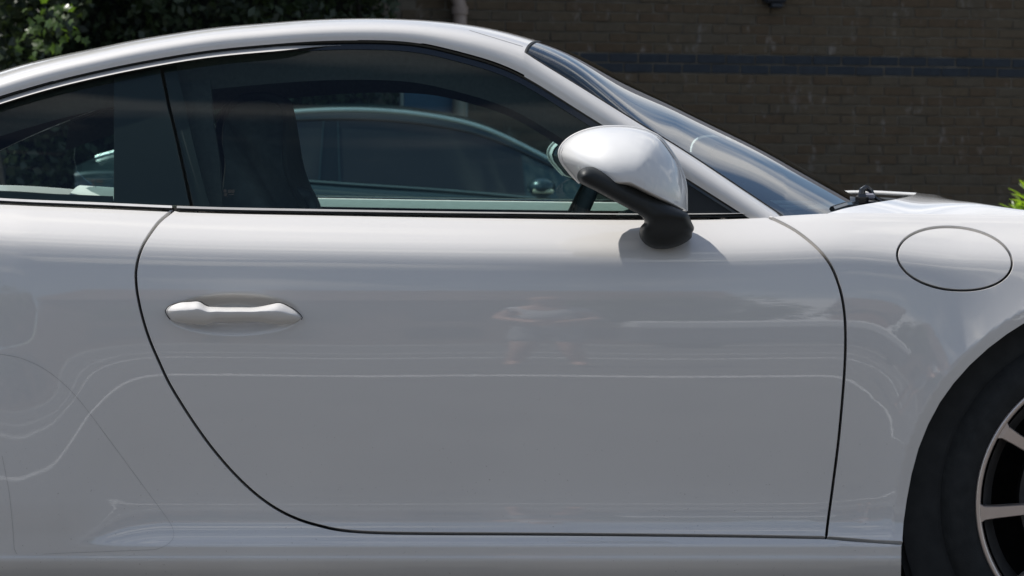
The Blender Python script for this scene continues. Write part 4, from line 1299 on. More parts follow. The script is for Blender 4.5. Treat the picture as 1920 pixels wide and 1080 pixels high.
# ================================================================== BRICK BUILDING BEHIND
def brick_material(name, c0, c1, c2, bloom=0.0):
    m, nt, b = nodes_of(name)
    oi = nt.nodes.new("ShaderNodeObjectInfo"); ge = nt.nodes.new("ShaderNodeNewGeometry"); t = nt.nodes.new("ShaderNodeTexCoord")
    ad = nt.nodes.new("ShaderNodeMath"); ad.operation = 'ADD'
    nt.links.new(oi.outputs['Random'], ad.inputs[0]); nt.links.new(ge.outputs['Random Per Island'], ad.inputs[1])
    fr = nt.nodes.new("ShaderNodeMath"); fr.operation = 'FRACT'; nt.links.new(ad.outputs[0], fr.inputs[0])
    r = nt.nodes.new("ShaderNodeValToRGB")
    r.color_ramp.elements[0].color = (*c0, 1); r.color_ramp.elements[1].color = (*c2, 1)
    e = r.color_ramp.elements.new(0.5); e.color = (*c1, 1)
    nt.links.new(fr.outputs[0], r.inputs['Fac'])
    n = nt.nodes.new("ShaderNodeTexNoise"); n.inputs['Scale'].default_value = 22; n.inputs['Detail'].default_value = 6
    nt.links.new(ge.outputs['Position'], n.inputs['Vector'])
    mr = nt.nodes.new("ShaderNodeMapRange"); mr.inputs['To Min'].default_value = 0.72; mr.inputs['To Max'].default_value = 1.28
    nt.links.new(n.outputs['Fac'], mr.inputs['Value'])
    mu = nt.nodes.new("ShaderNodeMixRGB"); mu.blend_type = 'MULTIPLY'; mu.inputs['Fac'].default_value = 1
    nt.links.new(r.outputs['Color'], mu.inputs['Color1']); nt.links.new(mr.outputs['Result'], mu.inputs['Color2'])
    out = mu
    if bloom:
        mp_ = nt.nodes.new("ShaderNodeMapping"); mp_.inputs['Scale'].default_value = (8.5, 8.5, 3.2)
        n2 = nt.nodes.new("ShaderNodeTexNoise"); n2.inputs['Scale'].default_value = 1.3; n2.inputs['Detail'].default_value = 7; n2.inputs['Roughness'].default_value = 0.7
        nt.links.new(ge.outputs['Position'], mp_.inputs['Vector']); nt.links.new(mp_.outputs['Vector'], n2.inputs['Vector'])
        m2 = nt.nodes.new("ShaderNodeMapRange"); m2.inputs['From Min'].default_value = 0.585; m2.inputs['From Max'].default_value = 0.76; m2.inputs['To Max'].default_value = bloom
        nt.links.new(n2.outputs['Fac'], m2.inputs['Value'])
        mx_ = nt.nodes.new("ShaderNodeMixRGB"); mx_.inputs['Color2'].default_value = (0.42, 0.40, 0.38, 1)
        nt.links.new(m2.outputs['Result'], mx_.inputs['Fac']); nt.links.new(mu.outputs['Color'], mx_.inputs['Color1']); out = mx_
    nt.links.new(out.outputs['Color'], b.inputs['Base Color'])
    b.inputs['Roughness'].default_value = 0.9
    b.inputs['Specular IOR Level'].default_value = 0.2
    return m
BRICK = brick_material("brown_brick", (0.108, 0.080, 0.053), (0.120, 0.094, 0.063), (0.112, 0.095, 0.070), 0.6)
BRICK_B = brick_material("blue_engineering_brick", (0.040, 0.049, 0.060), (0.045, 0.054, 0.065), (0.05, 0.058, 0.068), 0.0)
MORTAR = mat("mortar", (0.125, 0.112, 0.088), rough=0.95, var=0.5, scale=5)

PSI = math.atan(0.15)
bld = thing("brick_building", "brown brick building with two dark blue brick courses across its shaded wall", "building", (0.0, 20.0, 0.0), PSI)
cps, sps = math.cos(PSI), math.sin(PSI)
def w2l(P): # world point -> wall frame
    d = np.array(P) - np.array([0, 20.0, 0]); return np.array([d[0] * cps + d[1] * sps, -d[0] * sps + d[1] * cps, d[2]])
def wall_hit(u, v):
    """point of the wall face seen at a photo pixel, in the wall frame"""
    d = P_at(u, v, 1.0) - C0
    n = np.array([-sps, cps, 0]); t = np.dot(np.array([0, 20.0, 0]) - C0, n) / np.dot(d, n)
    return w2l(C0 + d * t)
zt = float(wall_hit(1500, 102.5)[2]); zb = zt - 2 * 0.075   # the blue band: two courses
XL = float(wall_hit(752, 40)[0]); XR = 14.0
COURSE, BL = 0.075, 0.225
mbk = MB(); mbk.cbox((0, -0.010, 0), (0.215, 0.09, 0.065), 0.004)
brick_me = mbk.mesh("brick"); brick_me.materials.append(BRICK)
brick_me_b = mbk.mesh("blue_brick"); brick_me_b.materials.append(BRICK_B)
c_lo = -int(zb / COURSE) ; z_lo = zb + c_lo * COURSE
WALL_H = 3.4
vis = []; rest = MB(); rest_b = MB()
nc = int((WALL_H - z_lo) / COURSE)
for c in range(nc):
    z = z_lo + c * COURSE
    blue = abs(z - zb) < 0.02 or abs(z - zb - COURSE) < 0.02
    off = (BL / 2) * (c % 2)
    n = int((XR - XL) / BL)
    for i in range(n):
        x = XL + off + i * BL
        P = np.array([(x + .1) * cps, 20.0 + (x + .1) * sps, z + 0.03])
        u, v = proj(P)
        lim = float(Rc(u)) if u < 1610 else 362 + max(0, (u - 1720) * 0.16)
        seen = -30 < u < 1950 and -15 < v < lim + 4
        dx, dy, dz = rng.normal(0, 0.0012), rng.normal(0, 0.0014), rng.normal(0, 0.0008)
        if seen: vis.append((v, u, x + dx, dy, z + dz, blue))
        else:
            (rest_b if blue else rest).box((x + dx, -0.010 + dy, z + dz), (x + dx + 0.215, 0.05, z + dz + 0.065))
vis.sort(key=lambda t: (not t[5], abs(t[1] - 1500) * 0.2 + t[0]))
for k, (v, u, x, y, z, blue) in enumerate(vis):
    if k < 298:
        o = bpy.data.objects.new("brick", brick_me_b if blue else brick_me); COL.objects.link(o)
        o.parent = bld; o.location = (x, y, z)
    else:
        (rest_b if blue else rest).cbox((x, -0.010 + y, z), (x + 0.215, 0.05 + y, z + 0.065), 0.004)
o = rest.build("brickwork", BRICK, bld, local=True); o['kind'] = 'stuff'
o = rest_b.build("blue_brickwork", BRICK_B, bld, local=True); o['kind'] = 'stuff'
cw = MB(); cw.box((XL - 3, -0.003, 0), (XR, 0.25, WALL_H)); cw.box((XL - 2.997, 0.25, 0), (XR, 7.0, WALL_H - 0.003)); cw.build("wall", MORTAR, bld, local=True)
rf = MB()
rf.add([(XL - 3.2, -.45, WALL_H - .05), (XR, -.45, WALL_H - .05), (XR, 3.5, WALL_H + 1.5), (XL - 3.2, 3.5, WALL_H + 1.5), (XR, 7.4, WALL_H - .05), (XL - 3.2, 7.4, WALL_H - .05)],
       [(0, 1, 2, 3), (3, 2, 4, 5), (0, 3, 5), (1, 4, 2)])
rf.build("roof", mat("slate_roof", (0.09, 0.09, 0.10), rough=0.7, var=0.2, scale=6), bld, local=True)
gt = MB(); gt.tube([(XL - 3.2, -.47, WALL_H - .02), (XR, -.47, WALL_H - .02)], 0.06, 8); gt.build("gutter", BLACK_PL, bld, local=True)
# painted downpipe with a swan neck
PIPE = mat("beige_pipe_paint", (0.36, 0.29, 0.245), rough=0.5, var=0.12, scale=6)
a = wall_hit(859, 40); xp = float(a[0])
pp = MB()
zel = float(wall_hit(860, -2)[2])
pts = [(xp, -.10, 0.05), (xp, -.10, zel - 0.06), (xp - .015, -.10, zel - .01), (xp - .05, -.10, zel + .04), (xp - .22, -.10, zel + .16), (xp - .26, -.10, zel + .21), (xp - .27, -.10, zel + .27), (xp - .27, -.10, WALL_H - 0.1)]
pp.tube(pts, 0.052, 14)
pipe = pp.build("downpipe", PIPE, bld, smooth=True, local=True)
cl = MB(); cl.lathe([(0.053, -.028), (0.062, -.028), (0.062, .028), (0.053, .028)], (xp, -.10, zel - .09), 2, 20); cl.build("pipe_collar", PIPE, pipe, local=True)
# small dark lamp box high on the wall and a blue board by the pipe
a = wall_hit(1447, 2)
lb = MB(); lb.cbox((a[0] - .085, -.14, a[2] - .02), (a[0] + .085, -.01, a[2] + .14), .02); lb.cbox((a[0] - .03, -.12, a[2] - .055), (a[0] + .06, -.02, a[2] - .02), .01)
lamp = lb.build("wall_lamp", mat("dark_lamp_case", (0.03, 0.036, 0.045), rough=0.5, var=0.1), bld, local=True)
a0 = wall_hit(756, 150); a1 = wall_hit(862, 262)
sb = MB(); sb.cbox((a0[0], -.05, a1[2]), (a1[0], -.012, a0[2]), .006)
brd = sb.build("notice_board", mat("blue_board_paint", (0.05, 0.13, 0.24), rough=0.5, var=0.08), bld, local=True)
sb = MB()
for xa, xb in ((a0[0] - .03, a0[0] - .002), (a1[0] + .002, a1[0] + .05)): sb.cbox((xa, -.06, a1[2]), (xb, -.012, a0[2]), .004)
sb.build("board_frame", mat("pale_frame", (0.42, 0.42, 0.42), rough=0.5, var=0.1), brd, local=True)

# ================================================================== DARK COUPE PARKED BEYOND
YF = 15.3; YW = 1.78; YFC = YF + YW / 2
fc = thing("parked_coupe", "dark blue coupe parked in front of the brick wall, seen through the white car's windows", "car", (0, YFC, 0))
roof_px = [(60, 352), (105, 330), (142, 312), (165, 300), (213, 284), (300, 257), (418, 226), (480, 208), (545, 198), (620, 193), (680, 192.5), (760, 197.5), (850, 212), (900, 226), (960, 253), (1050, 303), (1110, 338)]
belt_px = [(60, 354), (142, 322), (200, 318), (300, 320), (415, 328), (590, 344), (800, 358), (990, 373), (1110, 385)]
fr_, fb_ = smoothfit(roof_px, 8), smoothfit(belt_px, 10)
def far_prof(u, q):
    """q 0..1: from the waist up over the roof to the centre line"""
    yb0 = YF + 0.10
    zb = P_at(u, fb_(u), yb0)[..., 2]
    zr = P_at(u, fr_(u), YF + 0.42)[..., 2]
    zr = np.maximum(zr, zb + 0.004)
    g = np.clip(q / 0.55, 0, 1)
    h = np.clip((q - 0.55) / 0.45, 0, 1)
    lean = 0.16 + 0.14 * sstep((560 - u) / 350)
    y = yb0 + lean * g + 0.0 * u
    z = zb + (zr - zb) * 0.87 * g
    # rounded rail over to the crown
    y = y + (YFC - (yb0 + lean)) * (1 - np.sqrt(np.clip(1 - h ** 2.0, 0, 1)) if False else h ** 1.7)
    z = z + (zr - zb) * 0.13 * (1 - (1 - h) ** 2.6)
    return P_uyz(u, y, z)
def mirror_y(V, c): 
    V = np.array(V).copy(); V[:, 1] = 2 * c - V[:, 1]; return V
def both_c(name, V, F, N, m, parent, c):
    a = link(name, mesh_raw(name, V, F, N), parent, m)
    N2 = None if N is None else np.array(N) * np.array([1, -1, 1])
    b = link(name, mesh_raw(name, mirror_y(V, c), [tuple(reversed(f)) for f in F], N2), parent, m)
    return a, b
V, F, N = surf_geo(far_prof, np.linspace(140, 1104, 90), np.linspace(0, 1, 26), facing=(0, -1, 1)); fbody, _ = both_c("body", V, F, N, PAINT_BLUE, fc, YFC)
def far_low(u, q):
    z1 = P_at(u, fb_(u), YF + 0.10)[..., 2]
    z0 = 0.22
    z = z1 + (z0 - z1) * q
    bul = np.sin(np.clip(q * 1.15, 0, 1) * math.pi) ** 0.6 * 0.10
    return P_uyz(u, YF + 0.10 - bul + 0.04 * q, z)
V, F, N = surf_geo(far_low, np.linspace(140, 1330, 60), np.linspace(0, 1, 26), facing=(0, -1, .2)); both_c("side_panel", V, F, N, PAINT_BLUE, fc, YFC)
def far_bon(u, q):
    z1 = P_at(u, fb_(u), YF + 0.10)[..., 2]
    return P_uyz(u, YF + 0.10 + (YFC - YF - 0.10) * q, z1 + 0.05 * (1 - (1 - q) ** 2))
V, F, N = surf_geo(far_bon, np.linspace(1040, 1330, 20), np.linspace(0, 1, 10), facing=(0, 0, 1)); both_c("bonnet", V, F, N, PAINT_BLUE, fc, YFC)
FG = mat("dark_tinted_glass", (0.035, 0.034, 0.038), rough=0.06, coat=0.15, var=0.02)
def far_glass(u, q):
    qq = 0.03 + q * 0.46
    return far_prof(u, qq) + np.array([0, -0.006, 0])
def far_win(ua, ub, na, slant):
    def fn(l, q):
        u = ua + (ub - ua) * l + slant * q
        return far_glass(u, q)
    return surf_geo(fn, np.linspace(0, 1, na), np.linspace(0, 1, 10), eps=(0.01, 0.01), facing=(0, -1, .2))
for ua, ub, sl_ in ((300, 596, 14), (640, 985, -8)):
    V, F, N = far_win(ua, ub, 30, sl_); both_c("side_window", V, F, N, FG, fc, YFC)
V, F, N = far_win(601, 635, 6, 3); both_c("pillar_panel", V, F, N, BLACK_GL, fc, YFC)
for ua_, sl_ in ((599, 8), (637, -3)):
    V, F, N = tube_geo([far_glass(np.array(float(ua_ + sl_ * q_)), np.array(q_)) + np.array([0, -0.004, 0]) for q_ in np.linspace(0, 1, 8)], 0.004, 5); both_c("pillar_trim", V, F, N, PAINT_BLUE, fc, YFC)
V, F, N = tube_geo([far_prof(np.array(float(u)), np.array(0.505)) + np.array([0, -0.006, 0]) for u in np.linspace(290, 1040, 60)], 0.010, 6); both_c("window_frame", V, F, N, BLACK_GL, fc, YFC)
V, F, N = tube_geo([far_prof(np.array(float(u)), np.array(0.60)) + np.array([0, -0.004, 0.0]) for u in np.linspace(180, 1085, 70)], 0.016, 8)
both_c("roof_edge_highlight", V, F, N, mat("pale_highlight_metal", (0.55, 0.62, 0.62), rough=0.25, metal=0.7, coat=0.5, var=0.05), fc, YFC)  # pale tube put in as the bright sky highlight along the roof edge
def far_chrome(q, r):
    return tube_geo([far_prof(np.array(float(u)), np.array(q)) + np.array([0, -0.006, 0]) for u in np.linspace(250, 1060, 50)], r, 6)
V, F, N = far_chrome(0.015, 0.007); both_c("waist_trim", V, F, N, mat("dull_trim", (0.22, 0.27, 0.28), rough=0.3, metal=0.5, var=0.05), fc, YFC)
# its door mirror with an indicator strip
pm = MB(); c_ = P_at(1015, 352, YF - 0.06)
n = 18; Vs = []; Fs = []
for i in range(9):
    ph = math.pi * i / 8
    for j in range(n):
        th = 2 * math.pi * j / n
        Vs.append((c_[0] + 0.085 * math.sin(ph) * math.cos(th), c_[1] - 0.11 * math.cos(ph) * 1.0, c_[2] + 0.058 * math.sin(ph) * math.sin(th)))
pm.add(Vs, grid_faces(9, n) + [(i * n + n - 1, (i + 1) * n + n - 1, (i + 1) * n, i * n) for i in range(8)])
pm.cbox((c_[0] - .03, c_[1] + .05, c_[2] - .09), (c_[0] + .05, c_[1] + .22, c_[2] - .03), .015)
fm = pm.build("door_mirror", PAINT_BLUE, fc, smooth=True)
si = MB(); si.cbox((c_[0] - .05, c_[1] - .10, c_[2] - .030), (c_[0] + .07, c_[1] - .075, c_[2] - .008), .006); si.build("indicator", mat("indicator_lens", (0.6, 0.58, 0.45), rough=0.15, coat=0.5, var=0.2, scale=60), fm)
for u_ in (330, 1190):
    x_ = float(P_at(u_, 400, YF)[0])
    for y_, sgn in ((YF + 0.02, 1), (YF + YW - 0.02, -1)):
        wl = MB(); wl.lathe([(0.05, 0.03 * sgn), (0.22, 0.02 * sgn), (0.24, 0.0), (0.32, 0.01 * sgn), (0.33, 0.05 * sgn), (0.33, 0.18 * sgn), (0.2, 0.2 * sgn)], (x_, y_, 0.33), 1, 40); wl.build("wheel", TYRE, fc, smooth=True)

# ================================================================== PLANTS
def leaves_geo(n, pos_fun, size, seed, flat=0.0, slim=0.55, up=0.3):
    r = np.random.default_rng(seed)
    P = pos_fun(r, n)
    d = r.normal(size=(n, 3)); d[:, 2] += up; d /= np.linalg.norm(d, axis=1)[:, None]
    e = np.cross(d, r.normal(size=(n, 3))); e /= np.linalg.norm(e, axis=1)[:, None]
    f = np.cross(d, e)
    L = size * r.uniform(0.6, 1.25, n)[:, None]; W = L * slim
    fold = d * L * 0.12
    V = np.stack([P - e * L * .5, P - e * L * .05 + f * W * .5 + fold, P + e * L * .5, P - e * L * .05 - f * W * .5 + fold], 1).reshape(-1, 3)
    F = [(4 * i, 4 * i + 1, 4 * i + 2, 4 * i + 3) for i in range(n)]
    return V, F
def fast_mesh(name, V, F):
    me = bpy.data.meshes.new(name); F = np.array(F, np.int32); k = F.shape[1]
    me.vertices.add(len(V)); me.vertices.foreach_set("co", np.asarray(V, np.float32).ravel())
    me.loops.add(F.size); me.loops.foreach_set("vertex_index", F.ravel())
    me.polygons.add(len(F)); me.polygons.foreach_set("loop_start", np.arange(0, F.size, k, dtype=np.int32))
    me.polygons.foreach_set("loop_total", np.full(len(F), k, np.int32)); me.update(calc_edges=True); me.validate()
    return me
L_DARK = leaf_mat("shade_dark_leaf", (0.012, 0.022, 0.012), (0.035, 0.055, 0.022), 0.12, 0.45)  # near-black colour carries the deep shade of the hedge and back ivy
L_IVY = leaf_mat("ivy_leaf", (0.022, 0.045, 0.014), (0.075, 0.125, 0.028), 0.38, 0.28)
L_SHRUB = leaf_mat("bright_shrub_leaf", (0.10, 0.17, 0.025), (0.22, 0.31, 0.05), 0.5, 0.35)
L_TREE = leaf_mat("tree_leaf", (0.02, 0.04, 0.012), (0.06, 0.09, 0.025), 0.3, 0.4)
BARK = mat("bark", (0.09, 0.075, 0.06), rough=0.95, var=0.3, scale=12, bump=0.6, bscale=40)

hedge = thing("hedge", "tall dark leafy hedge in deep shade, left of the brick wall", "hedge", (-4.3, 18.4, 0))
def hpos(r, n):
    x = r.uniform(-9.0, -0.80, n)
    f = r.beta(1.0, 2.6, n)
    top = 3.3 + 0.3 * np.sin(x * 2.1) + 0.2 * np.sin(x * 5.3)
    z = r.uniform(0.05, 1, n) * top
    y = 17.75 + 0.16 * np.sin(x * 3.1 + z * 2.2) + 0.14 * np.sin(x * 7.3 - z * 5.1) + f * 1.3
    return np.stack([x, y, z], 1)
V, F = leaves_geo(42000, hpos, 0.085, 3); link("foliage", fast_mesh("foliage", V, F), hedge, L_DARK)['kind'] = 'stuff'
st = MB()
for i in range(16):
    x = -9 + i * 0.53; st.tube([(x, 18.72, 0), (x + .05, 18.75, 1.0), (x - .08 + .1 * (i % 3), 18.74, 2.4)], [0.03, .02, .01], 6)
st.build("stem", mat("bark_shade_copy", (0.03, 0.027, 0.022), rough=1, var=.3, scale=12), hedge)  # darker bark copy, the hedge's shade is put into its colour
core = MB(); core.box((-9.0, 18.85, 0.02), (-1.0, 19.0, 3.0)); core.build("dark_core", mat("hedge_core_shade", (0.012, 0.015, 0.011), rough=1, var=0.4, scale=14), hedge)  # solid dark block stands for the shade deep inside the hedge

tree = thing("unseen_shade_tree", "unseen broad tree added so its crown shades the hedge behind the car", "tree", (-5.8, 18.9, 0))  # out-of-view tree put in to darken the hedge
tk = MB(); tk.tube([(-5.8, 18.9, 0), (-5.75, 18.9, 1.5), (-5.6, 18.8, 3.0), (-5.2, 18.7, 5.0)], [.2, .17, .14, .08], 12)
for a_ in range(6):
    an = a_ * 1.05; tk.tube([(-5.6, 18.8, 3.2 + .25 * a_), (-5.4 + 1.1 * math.cos(an), 18.8 + .9 * math.sin(an), 4.6 + .2 * a_), (-5.3 + 2.2 * math.cos(an), 18.8 + 1.6 * math.sin(an), 5.6 + .2 * a_)], [.07, .05, .02], 8)
tk.build("trunk", BARK, tree, smooth=True)
def tpos(r, n):
    c = r.normal(size=(60, 3)); c /= np.linalg.norm(c, axis=1)[:, None]; c = c * np.array([3.2, 2.3, 1.9]) * r.uniform(0.4, 1, 60)[:, None]
    k = r.integers(0, 60, n); p = c[k] + r.normal(size=(n, 3)) * np.array([.45, .4, .3])
    return p + np.array([-4.5, 19.2, 6.2])
V, F = leaves_geo(22000, tpos, 0.13, 5); link("crown", fast_mesh("crown", V, F), tree, L_TREE)

# ivy hanging over a slatted fence at the far left
FN = mat("dark_fence_paint", (0.035, 0.038, 0.04), rough=0.8, var=0.2, scale=12)
fence = thing("slatted_fence", "dark slatted fence at the left edge of the picture, half hidden by ivy", "fence", (-3.6, 15.4, 0))
slm = MB(); slm.cbox((-.014, -.01, 0), (.014, .01, 1.86), .004); sme = slm.mesh("slat"); sme.materials.append(FN)
for i in range(42):
    o = bpy.data.objects.new("slat", sme); COL.objects.link(o); o.parent = fence; o.matrix_parent_inverse = fence.matrix_basis.inverted()
    o.location = (-4.42 + i * 0.036, 15.4, 0.06)
for z in (.3, 1.86):
    rl = MB(); rl.cbox((-4.45, 15.37, z), (-2.86, 15.43, z + .09), .006); rl.build("rail", FN, fence)
def ivy_leaf(sz):
    """five-lobed leaf, slightly cupped"""
    V = [(0, 0, 0)]; lob = [(0, 1.0), (35, .52), (68, .82), (105, .42), (140, .56), (180, .20), (220, .56), (255, .42), (292, .82), (325, .52)]
    for a, r_ in lob:
        an = math.radians(a + 90); V.append((sz * r_ * math.cos(an) * .62, sz * r_ * math.sin(an) * .62, -.10 * sz * r_ * r_))
    return V, [(0, 1 + i, 1 + (i + 1) % 10) for i in range(10)]
def leaf_mesh(name, vf, m):
    return_me = bpy.data.meshes.new(name); return_me.from_pydata(vf[0], [], vf[1]); return_me.update(); return_me.materials.append(m); return return_me
ivy = thing("ivy", "ivy with sunlit green leaves climbing over the dark fence, top left", "ivy", (-2.35, 14.6, 0))
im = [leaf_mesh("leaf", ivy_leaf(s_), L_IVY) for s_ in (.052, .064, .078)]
def rand_rot(r, nd):
    q = Vector(nd).to_track_quat('Z', 'Y'); 
    from mathutils import Quaternion
    return (q @ Quaternion((0, 0, 1), r.uniform(0, 6.283))).to_euler()
r_ = np.random.default_rng(21)
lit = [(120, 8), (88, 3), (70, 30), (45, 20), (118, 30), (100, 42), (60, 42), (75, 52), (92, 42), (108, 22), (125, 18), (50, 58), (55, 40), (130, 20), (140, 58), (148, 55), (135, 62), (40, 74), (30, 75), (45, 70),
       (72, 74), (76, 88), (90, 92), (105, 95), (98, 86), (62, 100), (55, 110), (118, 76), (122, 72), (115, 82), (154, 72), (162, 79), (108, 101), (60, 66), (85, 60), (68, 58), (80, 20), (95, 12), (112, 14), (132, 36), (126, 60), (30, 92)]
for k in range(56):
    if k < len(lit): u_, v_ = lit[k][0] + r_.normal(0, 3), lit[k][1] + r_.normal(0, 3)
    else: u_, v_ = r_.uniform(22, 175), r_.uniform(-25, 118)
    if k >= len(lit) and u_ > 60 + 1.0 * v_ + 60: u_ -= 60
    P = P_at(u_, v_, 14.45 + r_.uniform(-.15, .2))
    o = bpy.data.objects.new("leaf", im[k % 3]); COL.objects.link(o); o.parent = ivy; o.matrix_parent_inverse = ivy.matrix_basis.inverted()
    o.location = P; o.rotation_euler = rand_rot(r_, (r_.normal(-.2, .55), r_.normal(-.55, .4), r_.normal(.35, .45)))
def ipos(r, n):
    u_ = r.uniform(-60, 240, n); v_ = r.uniform(-260, 330, n); k = (u_ + np.maximum(v_, 0) * 1.0) > 185; u_[k] -= 190
    return P_at(u_, v_, 14.75 + r.uniform(0, .45, n))
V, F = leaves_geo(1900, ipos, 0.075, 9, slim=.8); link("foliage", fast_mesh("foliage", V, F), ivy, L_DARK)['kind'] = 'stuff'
vn = MB()
for i in range(7):
    x = -3.6 + i * .12; vn.tube([(x, 14.85, 0), (x + .05, 14.8, .8), (x - .05, 14.8, 1.5), (x + .08, 14.75, 2.2)], [.016, .012, .009, .004], 6)
vn.build("stem", BARK, ivy)

# bright shrub at the right edge
shrub = thing("green_shrub", "sunlit bright green shrub with narrow leaves at the right edge, beyond the bonnet", "shrub", (2.75, 13.0, 0))
lan = ([(0, 0, 0), (.006, .018, .002), (.0085, .04, .0), (.005, .064, -.004), (0, .08, -.01), (-.005, .064, -.004), (-.0085, .04, .0), (-.006, .018, .002), (0, .04, -.004)],
       [(0, 1, 8), (1, 2, 8), (2, 3, 8), (3, 4, 8), (4, 5, 8), (5, 6, 8), (6, 7, 8), (7, 0, 8)])
lme = leaf_mesh("leaf", lan, L_SHRUB)
cS = P_at(1958, 414, 13.0)
sp = MB(); k = 0
for i in range(60):
    an = r_.uniform(0, 6.283); el = r_.uniform(.25, 1.5); R_ = r_.uniform(.10, .19)
    tip = cS + R_ * np.array([math.cos(an) * math.cos(el), math.sin(an) * math.cos(el), math.sin(el)])
    sp.tube([cS + np.array([0, 0, -.12]), cS + (tip - cS) * .5, tip], [.005, .004, .002], 5)
    for j in range(4):
        p_ = cS + (tip - cS) * (.55 + .15 * j)
        o = bpy.data.objects.new("leaf", lme); COL.objects.link(o); o.parent = shrub; o.matrix_parent_inverse = shrub.matrix_basis.inverted()
        o.location = p_; d_ = (tip - cS) / R_ + r_.normal(0, .55, 3)
        o.rotation_euler = (Vector(d_).to_track_quat('Y', 'Z')).to_euler(); k += 1
def spos(r, n):
    d = r.normal(size=(n, 3)); d /= np.linalg.norm(d, axis=1)[:, None]; d[:, 2] = np.abs(d[:, 2]) - .3
    return cS + d * np.array([.2, .2, .17]) * r.uniform(.3, 1, n)[:, None]
V, F = leaves_geo(1500, spos, 0.06, 4, slim=.28, up=.8); link("foliage", fast_mesh("foliage", V, F), shrub, L_SHRUB)['kind'] = 'stuff'
for x_, y_ in ((0, 0), (.05, .03), (-.04, .05)): sp.tube([(cS[0] + x_, cS[1] + y_, 0), (cS[0] + x_ * .5, cS[1], float(cS[2]) * .6), tuple(cS)], [.014, .01, .006], 6)
sp.build("stem", BARK, shrub)

# ================================================================== THE STREET BEHIND THE CAMERA (mirrored in the paint)
HB = brick_material("street_brick", (0.26, 0.15, 0.11), (0.30, 0.19, 0.14), (0.28, 0.21, 0.17))
for hx, w_, hgt in ((-26, 15, 5.6), (-9, 13, 6.4), (7, 17, 5.2), (26, 16, 6.0)):
    h_ = thing("terraced_house", {-26: "brick house of four bays at the far left of the street behind the camera", -9: "tallest brick house across the street behind the camera", 7: "lowest, widest brick house across the street behind the camera", 26: "brick house at the far right end of the street behind the camera"}[hx], "house", (hx + w_ / 2, -36, 0), group="houses across the street")
    b_ = MB(); b_.box((hx, -40, 0), (hx + w_, -32, hgt)); b_.build("wall", HB, h_)
    b_ = MB(); b_.add([(hx - .2, -31.6, hgt), (hx + w_ + .2, -31.6, hgt), (hx + w_ + .2, -36, hgt + 2.4), (hx - .2, -36, hgt + 2.4), (hx + w_ + .2, -40.4, hgt), (hx - .2, -40.4, hgt)], [(0, 1, 2, 3), (3, 2, 4, 5), (0, 3, 5), (1, 4, 2)])
    b_.build("roof", mat("roof_tile", (0.13, 0.09, 0.075), rough=.8, var=.2, scale=4), h_)
    for k in range(int(w_ / 3)):
        for z_ in (1.0, 3.5):
            b_ = MB(); b_.box((hx + 1 + k * 3, -32.0, z_), (hx + 2.3 + k * 3, -31.94, z_ + 1.4)); b_.build("window", FG, h_)
for k, (tx, ty, s_) in enumerate(((-19, -27, 1.0), (-11.5, -26, 1.25), (-5, -28, .9), (2.5, -27, 1.05), (13, -26, 1.1), (20, -27, 1.3), (30, -27, 1.0), (-30, -27, 1.2))):
    t_ = thing("street_tree", "leafy street tree behind the camera, number %s along the pavement from the left" % ["three", "four", "five", "six", "seven", "eight", "nine", "one"][k] if False else ["round street tree before the tall house behind the camera", "broadest street tree left of centre behind the camera", "smallest street tree behind the camera", "street tree straight behind the camera, right of the smallest", "street tree behind the white van across the street", "largest street tree right of the white van", "street tree at the far right of the pavement behind the camera", "street tree at the far left of the pavement behind the camera"][k], "tree", (tx, ty, 0), group="street trees behind the camera")
    b_ = MB(); b_.tube([(tx, ty, 0), (tx + .05, ty, 1.6), (tx, ty + .1, 3.6 * s_)], [.18, .14, .06], 8); b_.build("trunk", BARK, t_)
    def cpos(r, n):
        c = r.normal(size=(26, 3)); c /= np.linalg.norm(c, axis=1)[:, None]; c = c * np.array([2.2, 2.0, 1.5]) * s_ * r.uniform(.5, 1, 26)[:, None]
        i = r.integers(0, 26, n); return c[i] + r.normal(size=(n, 3)) * .42 * s_ + np.array([tx, ty, 3.9 * s_])
    V, F = leaves_geo(2600, cpos, .32, 40 + k); link("crown", fast_mesh("crown", V, F), t_, L_TREE)
van = thing("white_van", "white-topped grey van parked across the street behind the camera", "van", (3.6, -17, 0))
VW = mat("van_white", (0.75, 0.75, 0.74), rough=.4, coat=.6, var=.04)
b_ = MB(); b_.cbox((1.3, -18, 1.62), (5.0, -16.1, 2.25), .12); b_.build("body", VW, van)
b_ = MB(); b_.cbox((1.32, -17.98, .45), (5.0, -16.12, 1.66), .12); b_.cbox((4.6, -17.95, .45), (6.4, -16.15, 1.25), .15); b_.build("lower_body", mat("van_grey", (0.10, 0.10, 0.105), rough=.5, var=.05), van)
b_ = MB(); b_.add([(5.0, -16.13, 1.25), (5.9, -16.2, 1.25), (5.1, -16.2, 2.0), (5.0, -16.13, 2.0)], [(0, 1, 2, 3)]); b_.build("window", FG, van)
for x_ in (2.1, 5.6):
    for y_ in (-16.05, -18.0):
        b_ = MB(); b_.lathe([(.05, 0), (.2, .0), (.33, .02), (.34, .1), (.2, .2)], (x_, y_ - .1, .34), 1, 28); b_.build("wheel", TYRE, van, smooth=True)

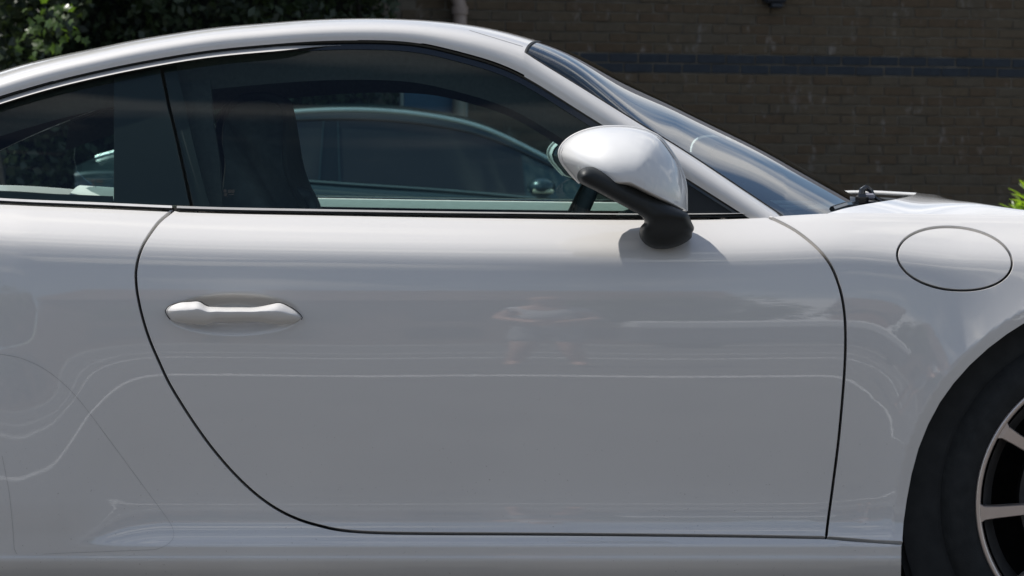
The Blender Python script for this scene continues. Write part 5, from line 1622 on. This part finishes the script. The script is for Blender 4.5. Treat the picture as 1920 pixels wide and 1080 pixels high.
# the photographer: one skinned figure, legs apart, arms raised to the camera
SKIN = mat("skin", (0.55, 0.33, 0.25), rough=.5, var=.06)
def skinned(name, verts, edges, radii, m, parent=None, root=0, levels=2):
    me = bpy.data.meshes.new(name); me.from_pydata(verts, edges, []); me.update()
    o = link(name, me, parent, m)
    sk = o.modifiers.new("skin", 'SKIN'); sk.use_smooth_shade = True
    for i, rd in enumerate(radii):
        d_ = me.skin_vertices[0].data[i]; d_.radius = (rd, rd) if not isinstance(rd, tuple) else rd; d_.use_root = (i == root)
    sb_ = o.modifiers.new("sub", 'SUBSURF'); sb_.levels = levels; sb_.render_levels = levels
    return o
px_, py_ = 0.15, -0.42
bv_ = [(0, 0, .86), (0, .03, 1.02), (0, .02, 1.20), (0, .0, 1.34), (0, .05, 1.43), (0, .10, 1.55), (0, .11, 1.64),
       (-.17, .0, 1.34), (-.27, .06, 1.12), (-.10, .26, 1.02), (-.05, .32, 1.00), (.17, .0, 1.34), (.27, .06, 1.12), (.10, .26, 1.02), (.05, .32, 1.00),
       (-.10, 0, .80), (-.17, .05, .45), (-.22, -.02, .09), (-.24, .12, .04), (.10, 0, .80), (.17, .05, .45), (.22, -.02, .09), (.24, .12, .04)]
bv_ = [(x * (0.62 if z < .6 else .8) + px_, y + py_, z) for x, y, z in bv_]
be_ = [(0, 1), (1, 2), (2, 3), (3, 4), (4, 5), (5, 6), (3, 7), (7, 8), (8, 9), (9, 10), (3, 11), (11, 12), (12, 13), (13, 14), (0, 15), (15, 16), (16, 17), (17, 18), (0, 19), (19, 20), (20, 21), (21, 22)]
br_ = [.14, .12, .14, .12, .055, .095, .08, .06, .045, .035, .03, .06, .045, .035, .03, .09, .06, .04, .035, .09, .06, .04, .035]
person = skinned("person", bv_, be_, br_, SKIN); tag(person, "person in pale shirt and shorts standing legs apart behind the camera, arms raised", "person")
shirt = skinned("shirt", [bv_[i] for i in (1, 2, 3)] + [bv_[7], tuple(np.array(bv_[7]) * .45 + np.array(bv_[8]) * .55), bv_[11], tuple(np.array(bv_[11]) * .45 + np.array(bv_[12]) * .55)],
        [(0, 1), (1, 2), (2, 3), (3, 4), (2, 5), (5, 6)], [.145, .155, .135, .075, .06, .075, .06], mat("pale_cotton", (.62, .63, .64), rough=.9, var=.06), person)
shorts = skinned("shorts", [bv_[0], bv_[15], tuple(np.array(bv_[15]) * .35 + np.array(bv_[16]) * .65), bv_[19], tuple(np.array(bv_[19]) * .35 + np.array(bv_[20]) * .65), bv_[1]],
        [(0, 1), (1, 2), (0, 3), (3, 4), (0, 5)], [.155, .105, .095, .105, .095, .13], mat("grey_shorts", (.30, .31, .32), rough=.9, var=.06), person)
